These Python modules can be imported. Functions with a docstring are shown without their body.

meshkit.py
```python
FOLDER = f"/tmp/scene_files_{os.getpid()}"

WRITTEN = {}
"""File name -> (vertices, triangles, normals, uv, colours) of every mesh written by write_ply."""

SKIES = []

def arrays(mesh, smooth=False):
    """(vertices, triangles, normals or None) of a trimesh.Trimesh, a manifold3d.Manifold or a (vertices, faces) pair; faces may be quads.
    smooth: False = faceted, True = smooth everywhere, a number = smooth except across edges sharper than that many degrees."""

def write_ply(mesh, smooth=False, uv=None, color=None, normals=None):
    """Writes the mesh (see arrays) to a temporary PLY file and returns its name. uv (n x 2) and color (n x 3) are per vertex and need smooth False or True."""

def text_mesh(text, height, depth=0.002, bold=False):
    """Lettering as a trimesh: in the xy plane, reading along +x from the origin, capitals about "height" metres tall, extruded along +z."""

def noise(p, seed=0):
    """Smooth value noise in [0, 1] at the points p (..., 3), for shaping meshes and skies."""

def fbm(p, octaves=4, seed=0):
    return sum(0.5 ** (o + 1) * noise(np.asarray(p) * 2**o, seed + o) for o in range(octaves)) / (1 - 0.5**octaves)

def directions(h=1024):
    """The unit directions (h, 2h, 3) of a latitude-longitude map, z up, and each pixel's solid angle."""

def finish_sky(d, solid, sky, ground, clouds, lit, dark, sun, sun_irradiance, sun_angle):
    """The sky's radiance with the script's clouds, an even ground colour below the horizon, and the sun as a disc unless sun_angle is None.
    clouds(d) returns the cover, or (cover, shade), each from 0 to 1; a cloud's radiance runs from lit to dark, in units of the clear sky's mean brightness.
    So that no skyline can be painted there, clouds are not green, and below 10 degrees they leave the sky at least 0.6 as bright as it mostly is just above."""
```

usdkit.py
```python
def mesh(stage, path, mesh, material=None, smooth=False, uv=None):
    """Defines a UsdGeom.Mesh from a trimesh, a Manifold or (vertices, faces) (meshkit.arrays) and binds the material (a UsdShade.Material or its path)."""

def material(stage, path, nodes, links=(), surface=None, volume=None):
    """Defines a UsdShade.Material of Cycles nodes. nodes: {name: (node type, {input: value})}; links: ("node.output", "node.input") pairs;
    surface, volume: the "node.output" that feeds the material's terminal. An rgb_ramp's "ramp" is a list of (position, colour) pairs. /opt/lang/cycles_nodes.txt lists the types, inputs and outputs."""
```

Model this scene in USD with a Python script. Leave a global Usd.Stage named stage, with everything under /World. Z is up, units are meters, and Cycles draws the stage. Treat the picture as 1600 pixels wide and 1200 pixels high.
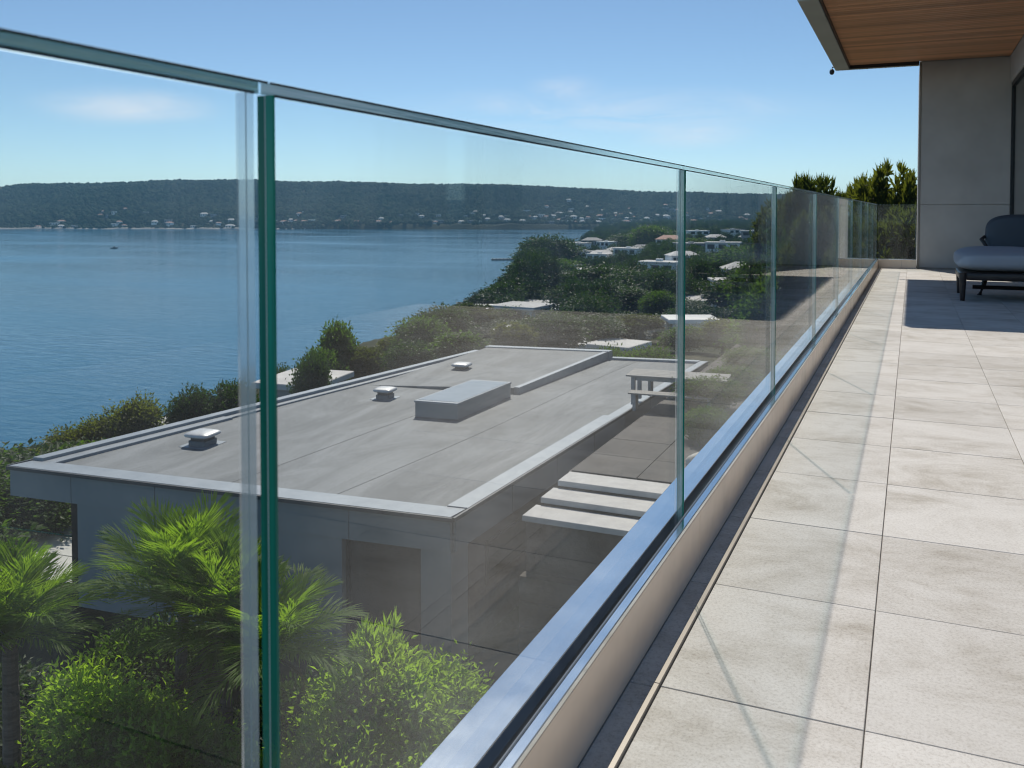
import math, random
import numpy as np
import trimesh
from pxr import Usd, UsdGeom, UsdLux, UsdShade, Sdf, Gf, Vt
import usdkit, meshkit

stage = Usd.Stage.CreateInMemory()
UsdGeom.SetStageUpAxis(stage, 'Z')
UsdGeom.SetStageMetersPerUnit(stage, 1.0)
UsdGeom.Xform.Define(stage, '/World')
UsdGeom.Scope.Define(stage, '/World/Looks')
rng = np.random.default_rng(7)
random.seed(7)

# ------------------------------------------------------------------ camera, sky, sun
EYE = (0.0, 0.0, 1.05)
YAW, PITCH, FPX = math.radians(23.98), math.radians(1.8), 1406.0
cam = UsdGeom.Camera.Define(stage, '/World/camera')
cam.AddTranslateOp().Set(Gf.Vec3d(*EYE))
cam.AddRotateXYZOp().Set(Gf.Vec3f(90 - math.degrees(PITCH), 0, math.degrees(YAW)))
cam.CreateHorizontalApertureAttr(36.0)
cam.CreateVerticalApertureAttr(27.0)
cam.CreateFocalLengthAttr(36.0 * FPX / 1600)
cam.CreateVerticalApertureOffsetAttr(-(600 - 374.2) / 1600 * 36.0)
cam.CreateFStopAttr(9.0)
cam.CreateFocusDistanceAttr(3.2)
cam.CreateExposureAttr(0.25)
cam.CreateClippingRangeAttr(Gf.Vec2f(0.05, 20000))

SUN = np.array([-0.35, 0.78, 1.0]); SUN /= np.linalg.norm(SUN)
SUN_EL, SUN_ROT = math.asin(SUN[2]), math.atan2(SUN[0], SUN[1])
sun = UsdLux.DistantLight.Define(stage, '/World/sun')
sun.CreateNormalizeAttr(True)
sun.CreateIntensityAttr(0.90)
sun.CreateAngleAttr(0.5)
sun.CreateColorAttr(Gf.Vec3f(1.0, 0.93, 0.83))
_m = Gf.Matrix4d().SetRotate(Gf.Rotation(Gf.Vec3d(0, 0, 1), Gf.Vec3d(*SUN.tolist())))
sun.AddTransformOp().Set(_m)

def mat(name, nodes, links=(), surface=None, volume=None):
    return usdkit.material(stage, '/World/Looks/' + name, nodes, links, surface=surface, volume=volume)

sky = UsdLux.DomeLight.Define(stage, '/World/sky')
sky.CreateIntensityAttr(1.0)
def heading(u, v):
    """unit direction for a bearing u to the right of the view's heading and a slope v above the horizon (both tangents)"""
    sy, cy = math.sin(YAW), math.cos(YAW)
    d = np.array([u * cy - sy, u * sy + cy, v]); return d / np.linalg.norm(d)
sky_nodes = {
    'sky': ('sky_texture', {'sky_type': 'single_scattering', 'sun_disc': False, 'sun_elevation': SUN_EL, 'sun_rotation': SUN_ROT,
                            'altitude': 50.0, 'air_density': 0.72, 'aerosol_density': 0.12, 'ozone_density': 2.2}),
    'co': ('texture_coordinate', {}),
    'warp': ('mapping', {'scale': (6.0, 6.0, 30.0), 'rotation': (0.0, 0.06, 0.3)}),
    'n': ('noise_texture', {'scale': 1.0, 'detail': 8.0, 'roughness': 0.66, 'distortion': 0.7}),
    'nr': ('map_range', {'from_min': 0.34, 'from_max': 0.78, 'to_min': 0.0, 'to_max': 1.0, 'clamp': True}),
    'w0': ('math', {'math_type': 'add', 'value1': 0.0, 'value2': 0.0}),
    'fm': ('math', {'math_type': 'multiply', 'use_clamp': True}),
    'mx': ('mix_color', {'blend_type': 'mix', 'b': (8.2, 8.6, 9.3)}),
    'ti': ('mix_color', {'blend_type': 'multiply', 'fac': 1.0, 'b': (0.90, 1.005, 1.0), 'use_clamp': False}),
    'bg': ('background_shader', {'strength': 0.085}),
}
sky_links = [('co.generated', 'warp.vector'), ('warp.vector', 'n.vector'), ('n.fac', 'nr.value'), ('sky.color', 'ti.a'), ('ti.result', 'mx.a'), ('mx.result', 'bg.color')]
# thin high wisps of cloud: bearing, slope, half width, half height, tilt, strength
_prev = 'w0.value'
for k, (u, v, hw, hh, st) in enumerate([(-0.425, 0.115, 0.095, 0.022, 1.05), (0.06, 0.132, 0.05, 0.022, 0.8), (0.10, 0.108, 0.26, 0.030, 0.7), (0.20, 0.088, 0.08, 0.022, 0.8), (-0.02, 0.119, 0.07, 0.018, 0.6),
                                            (-1.3, 0.30, 0.3, 0.05, 0.6), (0.7, 0.55, 0.3, 0.06, 0.5), (-0.75, 0.75, 0.22, 0.07, 0.8), (2.2, 0.3, 0.5, 0.05, 0.5)]):
    c = heading(u, v); az = math.atan2(c[1], c[0]) - math.pi / 2
    sky_nodes[f'm{k}'] = ('mapping', {'mapping_type': 'texture', 'location': tuple(c), 'rotation': (0, 0, az), 'scale': (hw, 1.0, hh)})
    sky_nodes[f'l{k}'] = ('vector_math', {'math_type': 'length'})
    sky_nodes[f'r{k}'] = ('map_range', {'range_type': 'smoothstep', 'from_min': 0.0, 'from_max': 1.15, 'to_min': st, 'to_max': 0.0})
    sky_nodes[f'a{k}'] = ('math', {'math_type': 'maximum'})
    sky_links += [('co.generated', f'm{k}.vector'), (f'm{k}.vector', f'l{k}.vector1'), (f'l{k}.value', f'r{k}.value'), (f'r{k}.result', f'a{k}.value1'), (_prev, f'a{k}.value2')]
    _prev = f'a{k}.value'
sky_links += [(_prev, 'fm.value1'), ('nr.result', 'fm.value2'), ('fm.value', 'mx.fac')]
sky_mat = mat('sky_look', sky_nodes, sky_links, surface='bg.background')
UsdShade.MaterialBindingAPI.Apply(sky.GetPrim()).Bind(sky_mat)

# ------------------------------------------------------------------ helpers
SY, CY = math.sin(YAW), math.cos(YAW)
def c2w(r, d):
    """right and forward distances from the terrace's viewpoint -> world x, y"""
    return r * CY - d * SY, r * SY + d * CY
_count = {}
def path_for(parent, name):
    p = f'{parent}/{name}'
    k = _count.get(p, 0); _count[p] = k + 1
    return p if k == 0 else f'{p}_{k:03d}'
def setd(prim, label=None, cat=None, group=None, kind=None):
    for k, v in (('label', label), ('category', cat), ('group', group), ('kind', kind)):
        if v: prim.SetCustomDataByKey(k, v)
    return prim
def thing(name, label, cat, loc=(0, 0, 0), rotz=0.0, scale=None, group=None, kind=None):
    x = UsdGeom.Xform.Define(stage, path_for('/World', name))
    x.AddTranslateOp().Set(Gf.Vec3d(*map(float, loc)))
    if rotz: x.AddRotateZOp().Set(float(rotz))
    if scale is not None: x.AddScaleOp().Set(Gf.Vec3f(*map(float, scale)))
    return setd(x.GetPrim(), label, cat, group, kind)
def part(parent, name, mesh, m, label=None, smooth=False):
    base = str(parent.GetPath()) if not isinstance(parent, str) else parent
    o = usdkit.mesh(stage, path_for(base, name), mesh, m, smooth=smooth)
    if label: o.GetPrim().SetCustomDataByKey('label', label)
    return o.GetPrim()
def single(name, mesh, m, label, cat=None, group=None, kind=None, smooth=False):
    return setd(part('/World', name, mesh, m, smooth=smooth), label, cat, group, kind)
def dup(src, name, label, loc, rotz=0.0, scale=(1, 1, 1), cat=None, group=None):
    x = UsdGeom.Xform.Define(stage, path_for('/World', name))
    p = x.GetPrim()
    p.GetReferences().AddInternalReference(src.GetPath())
    p.SetInstanceable(True)
    x.ClearXformOpOrder()
    x.AddTranslateOp(opSuffix='put').Set(Gf.Vec3d(*map(float, loc)))
    x.AddRotateZOp(opSuffix='put').Set(float(rotz))
    x.AddScaleOp(opSuffix='put').Set(Gf.Vec3f(*map(float, scale)))
    return setd(p, label, cat, group)
cat_ = trimesh.util.concatenate
def box(x0, x1, y0, y1, z0, z1):
    return trimesh.creation.box(bounds=[[min(x0, x1), min(y0, y1), min(z0, z1)], [max(x0, x1), max(y0, y1), max(z0, z1)]])
def bevel_box(x0, x1, y0, y1, z0, z1, b=0.004):
    """box with chamfered edges (hull of 24 points)"""
    pts = []
    for sx, ex in ((0, x0), (1, x1)):
        for sy, ey in ((0, y0), (1, y1)):
            for sz, ez in ((0, z0), (1, z1)):
                ix, iy, iz = (b if not sx else -b), (b if not sy else -b), (b if not sz else -b)
                pts += [(ex, ey + iy, ez + iz), (ex + ix, ey, ez + iz), (ex + ix, ey + iy, ez)]
    return trimesh.convex.convex_hull(np.array(pts))
def tile_mesh(x0, x1, y0, y1, z0, z1, b=0.002):
    """slab with a small chamfer along its top edges"""
    v = [(x0, y0, z0), (x1, y0, z0), (x1, y1, z0), (x0, y1, z0), (x0, y0, z1 - b), (x1, y0, z1 - b), (x1, y1, z1 - b), (x0, y1, z1 - b),
         (x0 + b, y0 + b, z1), (x1 - b, y0 + b, z1), (x1 - b, y1 - b, z1), (x0 + b, y1 - b, z1)]
    f = [(8, 9, 10, 11)]
    for a in range(4):
        c = (a + 1) % 4
        f += [(a, c, 4 + c, 4 + a), (4 + a, 4 + c, 8 + c, 8 + a)]
    return (np.array(v), np.array(f))
def prism(poly, z0, z1):
    """upright prism over a convex quad/polygon given counter-clockwise; z0, z1 single or per corner"""
    n = len(poly); z0 = np.broadcast_to(z0, n); z1 = np.broadcast_to(z1, n)
    v = [(p[0], p[1], z) for p, z in zip(poly, z0)] + [(p[0], p[1], z) for p, z in zip(poly, z1)]
    f = [(0, i + 1, i) for i in range(1, n - 1)] + [(n, n + i, n + i + 1) for i in range(1, n - 1)]
    for i in range(n):
        j = (i + 1) % n
        f += [(i, j, n + j), (i, n + j, n + i)]
    m = trimesh.Trimesh(np.array(v, float), np.array(f), process=False)
    if m.volume < 0: m.invert()
    return m
def tube(pts, rad, sides=8, caps=True):
    p = np.asarray(pts, float); n = len(p); rad = np.broadcast_to(rad, n)
    t = np.gradient(p, axis=0); t /= np.linalg.norm(t, axis=1, keepdims=True) + 1e-9
    a = np.cross(t, np.where(np.abs(t[:, 2:]) < 0.9, [[0, 0, 1.0]], [[1.0, 0, 0]])); a /= np.linalg.norm(a, axis=1, keepdims=True) + 1e-9
    b = np.cross(t, a); ang = np.arange(sides) * 2 * np.pi / sides
    v = p[:, None] + rad[:, None, None] * (np.cos(ang)[None, :, None] * a[:, None] + np.sin(ang)[None, :, None] * b[:, None])
    i, j = np.meshgrid(np.arange(n - 1), np.arange(sides), indexing='ij')
    q = np.stack([i * sides + j, i * sides + (j + 1) % sides, (i + 1) * sides + (j + 1) % sides, (i + 1) * sides + j], -1).reshape(-1, 4)
    f = np.vstack([q[:, [0, 1, 2]], q[:, [0, 2, 3]]])
    v = v.reshape(-1, 3)
    if caps:
        v = np.vstack([v, p[:1], p[-1:]]); c0, c1 = len(v) - 2, len(v) - 1
        k = np.arange(sides)
        f = np.vstack([f, np.stack([np.full(sides, c0), (k + 1) % sides, k], 1), np.stack([np.full(sides, c1), (n - 1) * sides + k, (n - 1) * sides + (k + 1) % sides], 1)])
    m = trimesh.Trimesh(v, f, process=False)
    if m.volume < 0: m.invert()
    return m

# ------------------------------------------------------------------ materials
def rough_noise(name, c1, c2, scale=6.0, rough=0.7, bump=0.0, bscale=60.0, stretch=(1, 1, 1), detail=5.0, metallic=0.0, spec=0.5, vary=0.0, lo=0.35, hi=0.68):
    nodes = {'g': ('texture_coordinate', {}), 'm': ('mapping', {'scale': stretch}),
             'n': ('noise_texture', {'scale': scale, 'detail': detail, 'roughness': 0.6}),
             'r': ('rgb_ramp', {'ramp': [(0, c1), (lo, c1), (hi, c2), (1, c2)]}),
             'p': ('principled_bsdf', {'roughness': rough, 'metallic': metallic, 'specular_ior_level': spec})}
    links = [('g.object', 'm.vector'), ('m.vector', 'n.vector'), ('n.fac', 'r.fac')]
    src = 'r.color'
    if vary:
        nodes.update({'o': ('object_info', {}), 'mr': ('map_range', {'from_min': 0.0, 'from_max': 1.0, 'to_min': 1 - vary, 'to_max': 1 + vary}),
                      'h': ('hsv', {'hue': 0.5, 'saturation': 1.0, 'fac': 1.0})})
        links += [('o.random', 'mr.value'), ('mr.result', 'h.value'), (src, 'h.color')]
        src = 'h.color'
    links.append((src, 'p.base_color'))
    if bump:
        nodes.update({'bn': ('noise_texture', {'scale': bscale, 'detail': 3.0}), 'b': ('bump', {'strength': bump, 'distance': 0.01})})
        links += [('m.vector', 'bn.vector'), ('bn.fac', 'b.height'), ('b.normal', 'p.normal')]
    return mat(name, nodes, links, surface='p.BSDF')
def plain(name, c, rough=0.5, metallic=0.0, **k):
    return mat(name, {'p': ('principled_bsdf', {'base_color': c, 'roughness': rough, 'metallic': metallic, **k})}, surface='p.BSDF')

# stone floor tile: pale beige porcelain with fine flecks and brownish smudges that differ from tile to tile
M_TILE = mat('stone_tile', {
    'g': ('texture_coordinate', {}), 'o': ('object_info', {}), 'vm': ('vector_math', {'math_type': 'scale', 'vector1': (31.0, 17.0, 9.0)}),
    'ad': ('vector_math', {'math_type': 'add'}), 'mp': ('mapping', {'scale': (1.0, 1.45, 1.0), 'rotation': (0, 0, 0.35)}),
    'sf': ('map_range', {'from_min': 0.40, 'from_max': 0.62, 'to_min': 1.0, 'to_max': 0.72, 'clamp': True}),
    'n1': ('noise_texture', {'scale': 1.9, 'detail': 8.0, 'roughness': 0.74, 'distortion': 0.45}),
    'r1': ('rgb_ramp', {'ramp': [(0.0, (0.33, 0.30, 0.25)), (0.34, (0.42, 0.39, 0.34)), (0.44, (0.53, 0.505, 0.462)), (0.54, (0.605, 0.585, 0.548)), (0.7, (0.65, 0.632, 0.597)), (1.0, (0.67, 0.652, 0.617))]}),
    'n2': ('noise_texture', {'scale': 125.0, 'detail': 5.0, 'roughness': 0.8}),
    'r2': ('rgb_ramp', {'ramp': [(0.0, (0.55, 0.53, 0.51)), (0.37, (0.72, 0.70, 0.68)), (0.5, (0.98, 0.98, 0.98)), (0.62, (1.04, 1.04, 1.04)), (1.0, (1.15, 1.15, 1.15))]}),
    'n3': ('noise_texture', {'scale': 9.0, 'detail': 5.0, 'roughness': 0.7}),
    'r3': ('rgb_ramp', {'ramp': [(0.0, (0.84, 0.82, 0.79)), (0.45, (0.97, 0.965, 0.96)), (1.0, (1.03, 1.03, 1.03))]}),
    'm1': ('mix_color', {'blend_type': 'multiply', 'use_clamp_result': False}), 'm2': ('mix_color', {'blend_type': 'multiply', 'fac': 1.0}),
    'mr': ('map_range', {'from_min': 0.0, 'from_max': 1.0, 'to_min': 0.9, 'to_max': 1.04}), 'h': ('hsv', {'hue': 0.5, 'saturation': 1.0, 'fac': 1.0}),
    'b': ('bump', {'strength': 0.25, 'distance': 0.003}), 'p': ('principled_bsdf', {'roughness': 0.62, 'specular_ior_level': 0.35})},
    [('o.random', 'vm.scale'), ('g.object', 'ad.vector1'), ('vm.vector', 'ad.vector2'), ('ad.vector', 'mp.vector'), ('mp.vector', 'n1.vector'), ('n1.fac', 'r1.fac'),
     ('g.object', 'n2.vector'), ('n2.fac', 'r2.fac'), ('ad.vector', 'n3.vector'), ('n3.fac', 'r3.fac'), ('r1.color', 'm1.a'), ('r2.color', 'm1.b'), ('n1.fac', 'sf.value'), ('sf.result', 'm1.fac'),
     ('m1.result', 'm2.a'), ('r3.color', 'm2.b'), ('o.random', 'mr.value'), ('mr.result', 'h.value'), ('m2.result', 'h.color'), ('h.color', 'p.base_color'),
     ('n2.fac', 'b.height'), ('b.normal', 'p.normal')], surface='p.BSDF')
M_GROUT = plain('joint_mortar', (0.38, 0.35, 0.31), 0.9)
def brushed(name, c, rough, bump=0.03, scale=(160, 2.0, 160), var=0.06, metallic=1.0):
    return mat(name, {'g': ('texture_coordinate', {}), 'm': ('mapping', {'scale': scale}), 'n': ('noise_texture', {'scale': 1.0, 'detail': 4.0, 'roughness': 0.6}),
                      'n2': ('noise_texture', {'scale': 3.0, 'detail': 4.0}), 'mr': ('map_range', {'from_min': 0.3, 'from_max': 0.7, 'to_min': rough - var, 'to_max': rough + var}),
                      'b': ('bump', {'strength': bump, 'distance': 0.002}), 'p': ('principled_bsdf', {'base_color': c, 'metallic': metallic})},
               [('g.object', 'm.vector'), ('m.vector', 'n.vector'), ('n.fac', 'b.height'), ('b.normal', 'p.normal'), ('g.object', 'n2.vector'), ('n2.fac', 'mr.value'), ('mr.result', 'p.roughness')], surface='p.BSDF')
M_CAP = brushed('brushed_aluminium', (0.84, 0.88, 0.90), 0.13, var=0.05)
M_CLAD = brushed('champagne_metal', (0.82, 0.66, 0.52), 0.3, bump=0.02, scale=(160, 2.0, 160), metallic=0.25)
M_TRIM = brushed('trim_metal', (0.30, 0.265, 0.225), 0.45, metallic=0.25)
M_RUBBER = plain('black_gasket', (0.012, 0.014, 0.018), 0.35)
M_SLOT = plain('slot_seal', (0.15, 0.17, 0.20), 0.2)

# glass: nearly clear sheets that mirror more at a glancing angle
def _grey(v): return (v, v, v)
def pane_mat(name, tint, base=0.04, top=0.8, power=5.0, rough=0.0):
    return mat(name, {'lw': ('layer_weight', {'blend': 0.5}), 'pw': ('math', {'math_type': 'power', 'value2': power}),
                      'ma': ('math', {'math_type': 'multiply_add', 'value2': top, 'value3': base}), 't': ('transparent_bsdf', {'color': tint}),
                      'gl': ('glossy_bsdf', {'color': (1, 1, 1), 'roughness': rough}), 'mx': ('mix_closure', {})},
               [('lw.facing', 'pw.value1'), ('pw.value', 'ma.value1'), ('ma.value', 'mx.fac'), ('t.BSDF', 'mx.closure1'), ('gl.BSDF', 'mx.closure2')], surface='mx.closure')
def _grey(v): return (v, v, v)
M_PANE = mat('clear_glass', {'lw': ('layer_weight', {'blend': 0.5}), 'rr': ('rgb_ramp', {'ramp': [(0.0, _grey(0.010)), (0.42, _grey(0.014)), (0.52, _grey(0.066)), (0.59, _grey(0.105)), (0.65, _grey(0.085)), (0.70, _grey(0.056)), (0.76, _grey(0.056)), (0.85, _grey(0.19)), (0.93, _grey(0.42)), (1.0, _grey(0.9))]}),
                             't': ('transparent_bsdf', {'color': (0.980, 0.994, 0.990)}), 'gl': ('glossy_bsdf', {'color': (1, 1, 1), 'roughness': 0.0}), 'mx': ('mix_closure', {}),
                             'g': ('texture_coordinate', {}), 'mp': ('mapping', {'scale': (1.0, 5.0, 0.7)}), 'n': ('noise_texture', {'scale': 1.6, 'detail': 7.0, 'roughness': 0.65, 'distortion': 0.4}),
                             'nr': ('map_range', {'from_min': 0.42, 'from_max': 0.75, 'to_min': 0.002, 'to_max': 0.020, 'clamp': True}), 'du': ('translucent_bsdf', {'color': (0.80, 0.80, 0.78)}), 'mf': ('mix_closure', {})},
             [('lw.facing', 'rr.fac'), ('rr.color', 'mx.fac'), ('t.BSDF', 'mf.closure1'), ('du.BSDF', 'mf.closure2'), ('g.object', 'mp.vector'), ('mp.vector', 'n.vector'), ('n.fac', 'nr.value'), ('nr.result', 'mf.fac'),
              ('mf.closure', 'mx.closure1'), ('gl.BSDF', 'mx.closure2')], surface='mx.closure')
M_FARPANE = pane_mat('window_glass', (0.72, 0.76, 0.76), base=0.05)
# cut edge of the thick green glass: deep green where one looks along the sheet, clearer at a glancing angle
M_EDGE = mat('green_glass_edge', {
    'lw': ('layer_weight', {'blend': 0.5}), 'g': ('texture_coordinate', {}), 'mp': ('mapping', {'scale': (90.0, 90.0, 1.3)}), 'n': ('noise_texture', {'scale': 1.0, 'detail': 3.0}),
    'r': ('rgb_ramp', {'ramp': [(0.0, (0.001, 0.022, 0.024)), (0.42, (0.002, 0.045, 0.045)), (0.55, (0.004, 0.12, 0.10)), (0.66, (0.008, 0.20, 0.165)), (1.0, (0.012, 0.24, 0.2))]}),
    'p': ('principled_bsdf', {'roughness': 0.12}), 'tl': ('translucent_bsdf', {'color': (0.006, 0.12, 0.10)}), 'mo': ('mix_closure', {'fac': 0.25}),
    'mr': ('map_range', {'range_type': 'smoothstep', 'from_min': 0.30, 'from_max': 0.40, 'to_min': 0.0, 'to_max': 0.96}),
    'tr': ('transparent_bsdf', {'color': (0.93, 0.98, 0.975)}), 'mx': ('mix_closure', {})},
    [('g.object', 'mp.vector'), ('mp.vector', 'n.vector'), ('n.fac', 'r.fac'), ('r.color', 'p.base_color'), ('p.BSDF', 'mo.closure1'), ('tl.BSDF', 'mo.closure2'),
     ('lw.facing', 'mr.value'), ('mr.result', 'mx.fac'), ('mo.closure', 'mx.closure1'), ('tr.BSDF', 'mx.closure2')], surface='mx.closure')
M_EDGE2 = mat('polished_glass_edge', {'lw': ('layer_weight', {'blend': 0.5}), 'mr': ('rgb_ramp', {'ramp': [(0.0, _grey(0.34)), (0.10, _grey(0.36)), (0.26, _grey(0.74)), (0.31, _grey(0.7)), (0.40, _grey(0.06)), (1.0, _grey(0.06))]}),
              'tr': ('transparent_bsdf', {'color': (0.97, 0.985, 0.985)}), 'gl': ('glossy_bsdf', {'color': (0.92, 0.96, 0.98), 'roughness': 0.06}), 'df': ('diffuse_bsdf', {'color': (0.72, 0.76, 0.78)}), 'm2': ('mix_closure', {'fac': 0.45}), 'mx': ('mix_closure', {})},
              [('lw.facing', 'mr.fac'), ('mr.color', 'mx.fac'), ('gl.BSDF', 'm2.closure1'), ('df.BSDF', 'm2.closure2'), ('tr.BSDF', 'mx.closure1'), ('m2.closure', 'mx.closure2')], surface='mx.closure')
# slim glass bar along the top of each panel
M_BAR = mat('glass_bar', {'lw': ('layer_weight', {'blend': 0.5}), 'pw': ('math', {'math_type': 'power', 'value2': 5.0}), 'ma': ('math', {'math_type': 'multiply_add', 'value2': 0.28, 'value3': 0.03}),
                          't': ('transparent_bsdf', {'color': (0.975, 0.992, 0.992)}), 'gl': ('glossy_bsdf', {'color': (0.85, 0.95, 0.93), 'roughness': 0.34}), 'mx': ('mix_closure', {})},
            [('lw.facing', 'pw.value1'), ('pw.value', 'ma.value1'), ('ma.value', 'mx.fac'), ('t.BSDF', 'mx.closure1'), ('gl.BSDF', 'mx.closure2')], surface='mx.closure')
def painted_reflection_mat(name, ramp, metallic):
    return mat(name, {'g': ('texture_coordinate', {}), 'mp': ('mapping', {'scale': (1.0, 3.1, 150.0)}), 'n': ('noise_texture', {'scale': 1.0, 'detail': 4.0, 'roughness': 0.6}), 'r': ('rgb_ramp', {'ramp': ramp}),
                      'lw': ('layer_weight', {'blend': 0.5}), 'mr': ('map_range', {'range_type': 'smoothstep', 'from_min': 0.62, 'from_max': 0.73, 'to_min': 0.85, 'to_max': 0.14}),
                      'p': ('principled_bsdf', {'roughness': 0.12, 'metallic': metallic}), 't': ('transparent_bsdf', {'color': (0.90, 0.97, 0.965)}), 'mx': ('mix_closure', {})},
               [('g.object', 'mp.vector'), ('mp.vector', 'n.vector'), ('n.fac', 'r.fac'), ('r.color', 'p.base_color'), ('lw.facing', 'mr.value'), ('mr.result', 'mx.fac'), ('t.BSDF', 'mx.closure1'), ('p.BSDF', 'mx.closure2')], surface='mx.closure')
M_REFLECT_TEAL = painted_reflection_mat('painted_teal_reflection', [(0.0, (0.004, 0.06, 0.075)), (0.48, (0.010, 0.13, 0.15)), (0.58, (0.08, 0.26, 0.20)), (0.7, (0.22, 0.36, 0.22)), (1.0, (0.30, 0.42, 0.28))], 0.3)  # teal and green patches painted in for scenery mirrored in the top bar
M_REFLECT_TEAL2 = painted_reflection_mat('painted_sky_reflection', [(0.0, (0.03, 0.10, 0.11)), (0.42, (0.10, 0.22, 0.24)), (0.55, (0.40, 0.55, 0.57)), (0.7, (0.70, 0.80, 0.82)), (1.0, (0.8, 0.88, 0.88))], 0.2)  # pale and dark patches painted in for sky mirrored along the bar
M_SEAM = plain('laminate_seam', (0.30, 0.36, 0.36), 0.3)
M_DARKLINE = plain('dark_seal', (0.02, 0.035, 0.04), 0.25)

M_CONC = rough_noise('wall_panel_stone', (0.47, 0.435, 0.40), (0.55, 0.515, 0.475), scale=1.6, rough=0.75, bump=0.1, bscale=40, vary=0.03)
M_FASCIA = rough_noise('canopy_fascia', (0.40, 0.405, 0.345), (0.45, 0.455, 0.39), scale=2.0, rough=0.5)
M_BLACK = plain('black_frame', (0.012, 0.012, 0.013), 0.4)
M_INTERIOR = plain('dim_interior', (0.30, 0.29, 0.27), 0.8)
M_WOOD = mat('soffit_timber', {'g': ('texture_coordinate', {}), 'o': ('object_info', {}), 'vm': ('vector_math', {'math_type': 'scale', 'vector1': (7.0, 13.0, 3.0)}), 'ad': ('vector_math', {'math_type': 'add'}),
    'm': ('mapping', {'scale': (1.2, 28.0, 1.0)}), 'n': ('noise_texture', {'scale': 2.0, 'detail': 6.0, 'roughness': 0.65, 'distortion': 0.7}),
    'r': ('rgb_ramp', {'ramp': [(0.0, (0.34, 0.14, 0.06)), (0.4, (0.58, 0.27, 0.125)), (0.6, (0.70, 0.36, 0.175)), (1.0, (0.78, 0.46, 0.245))]}),
    'mr': ('map_range', {'from_min': 0.0, 'from_max': 1.0, 'to_min': 0.72, 'to_max': 1.2}), 'h': ('hsv', {'hue': 0.5, 'saturation': 1.0, 'fac': 1.0}), 'p': ('principled_bsdf', {'roughness': 0.45})},
    [('o.random', 'vm.scale'), ('g.object', 'ad.vector1'), ('vm.vector', 'ad.vector2'), ('ad.vector', 'm.vector'), ('m.vector', 'n.vector'), ('n.fac', 'r.fac'), ('o.random', 'mr.value'), ('mr.result', 'h.value'), ('r.color', 'h.color'), ('h.color', 'p.base_color')], surface='p.BSDF')
M_WOODFRAME = rough_noise('dark_timber', (0.012, 0.008, 0.008), (0.028, 0.017, 0.014), scale=8, rough=0.35, stretch=(1, 1, 6))
M_FABRIC = rough_noise('grey_fabric', (0.34, 0.35, 0.38), (0.40, 0.41, 0.445), scale=220, rough=0.95, bump=0.35, bscale=500)
M_FABRIC2 = rough_noise('charcoal_fabric', (0.060, 0.068, 0.080), (0.085, 0.096, 0.112), scale=220, rough=0.9, bump=0.35, bscale=500)

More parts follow.
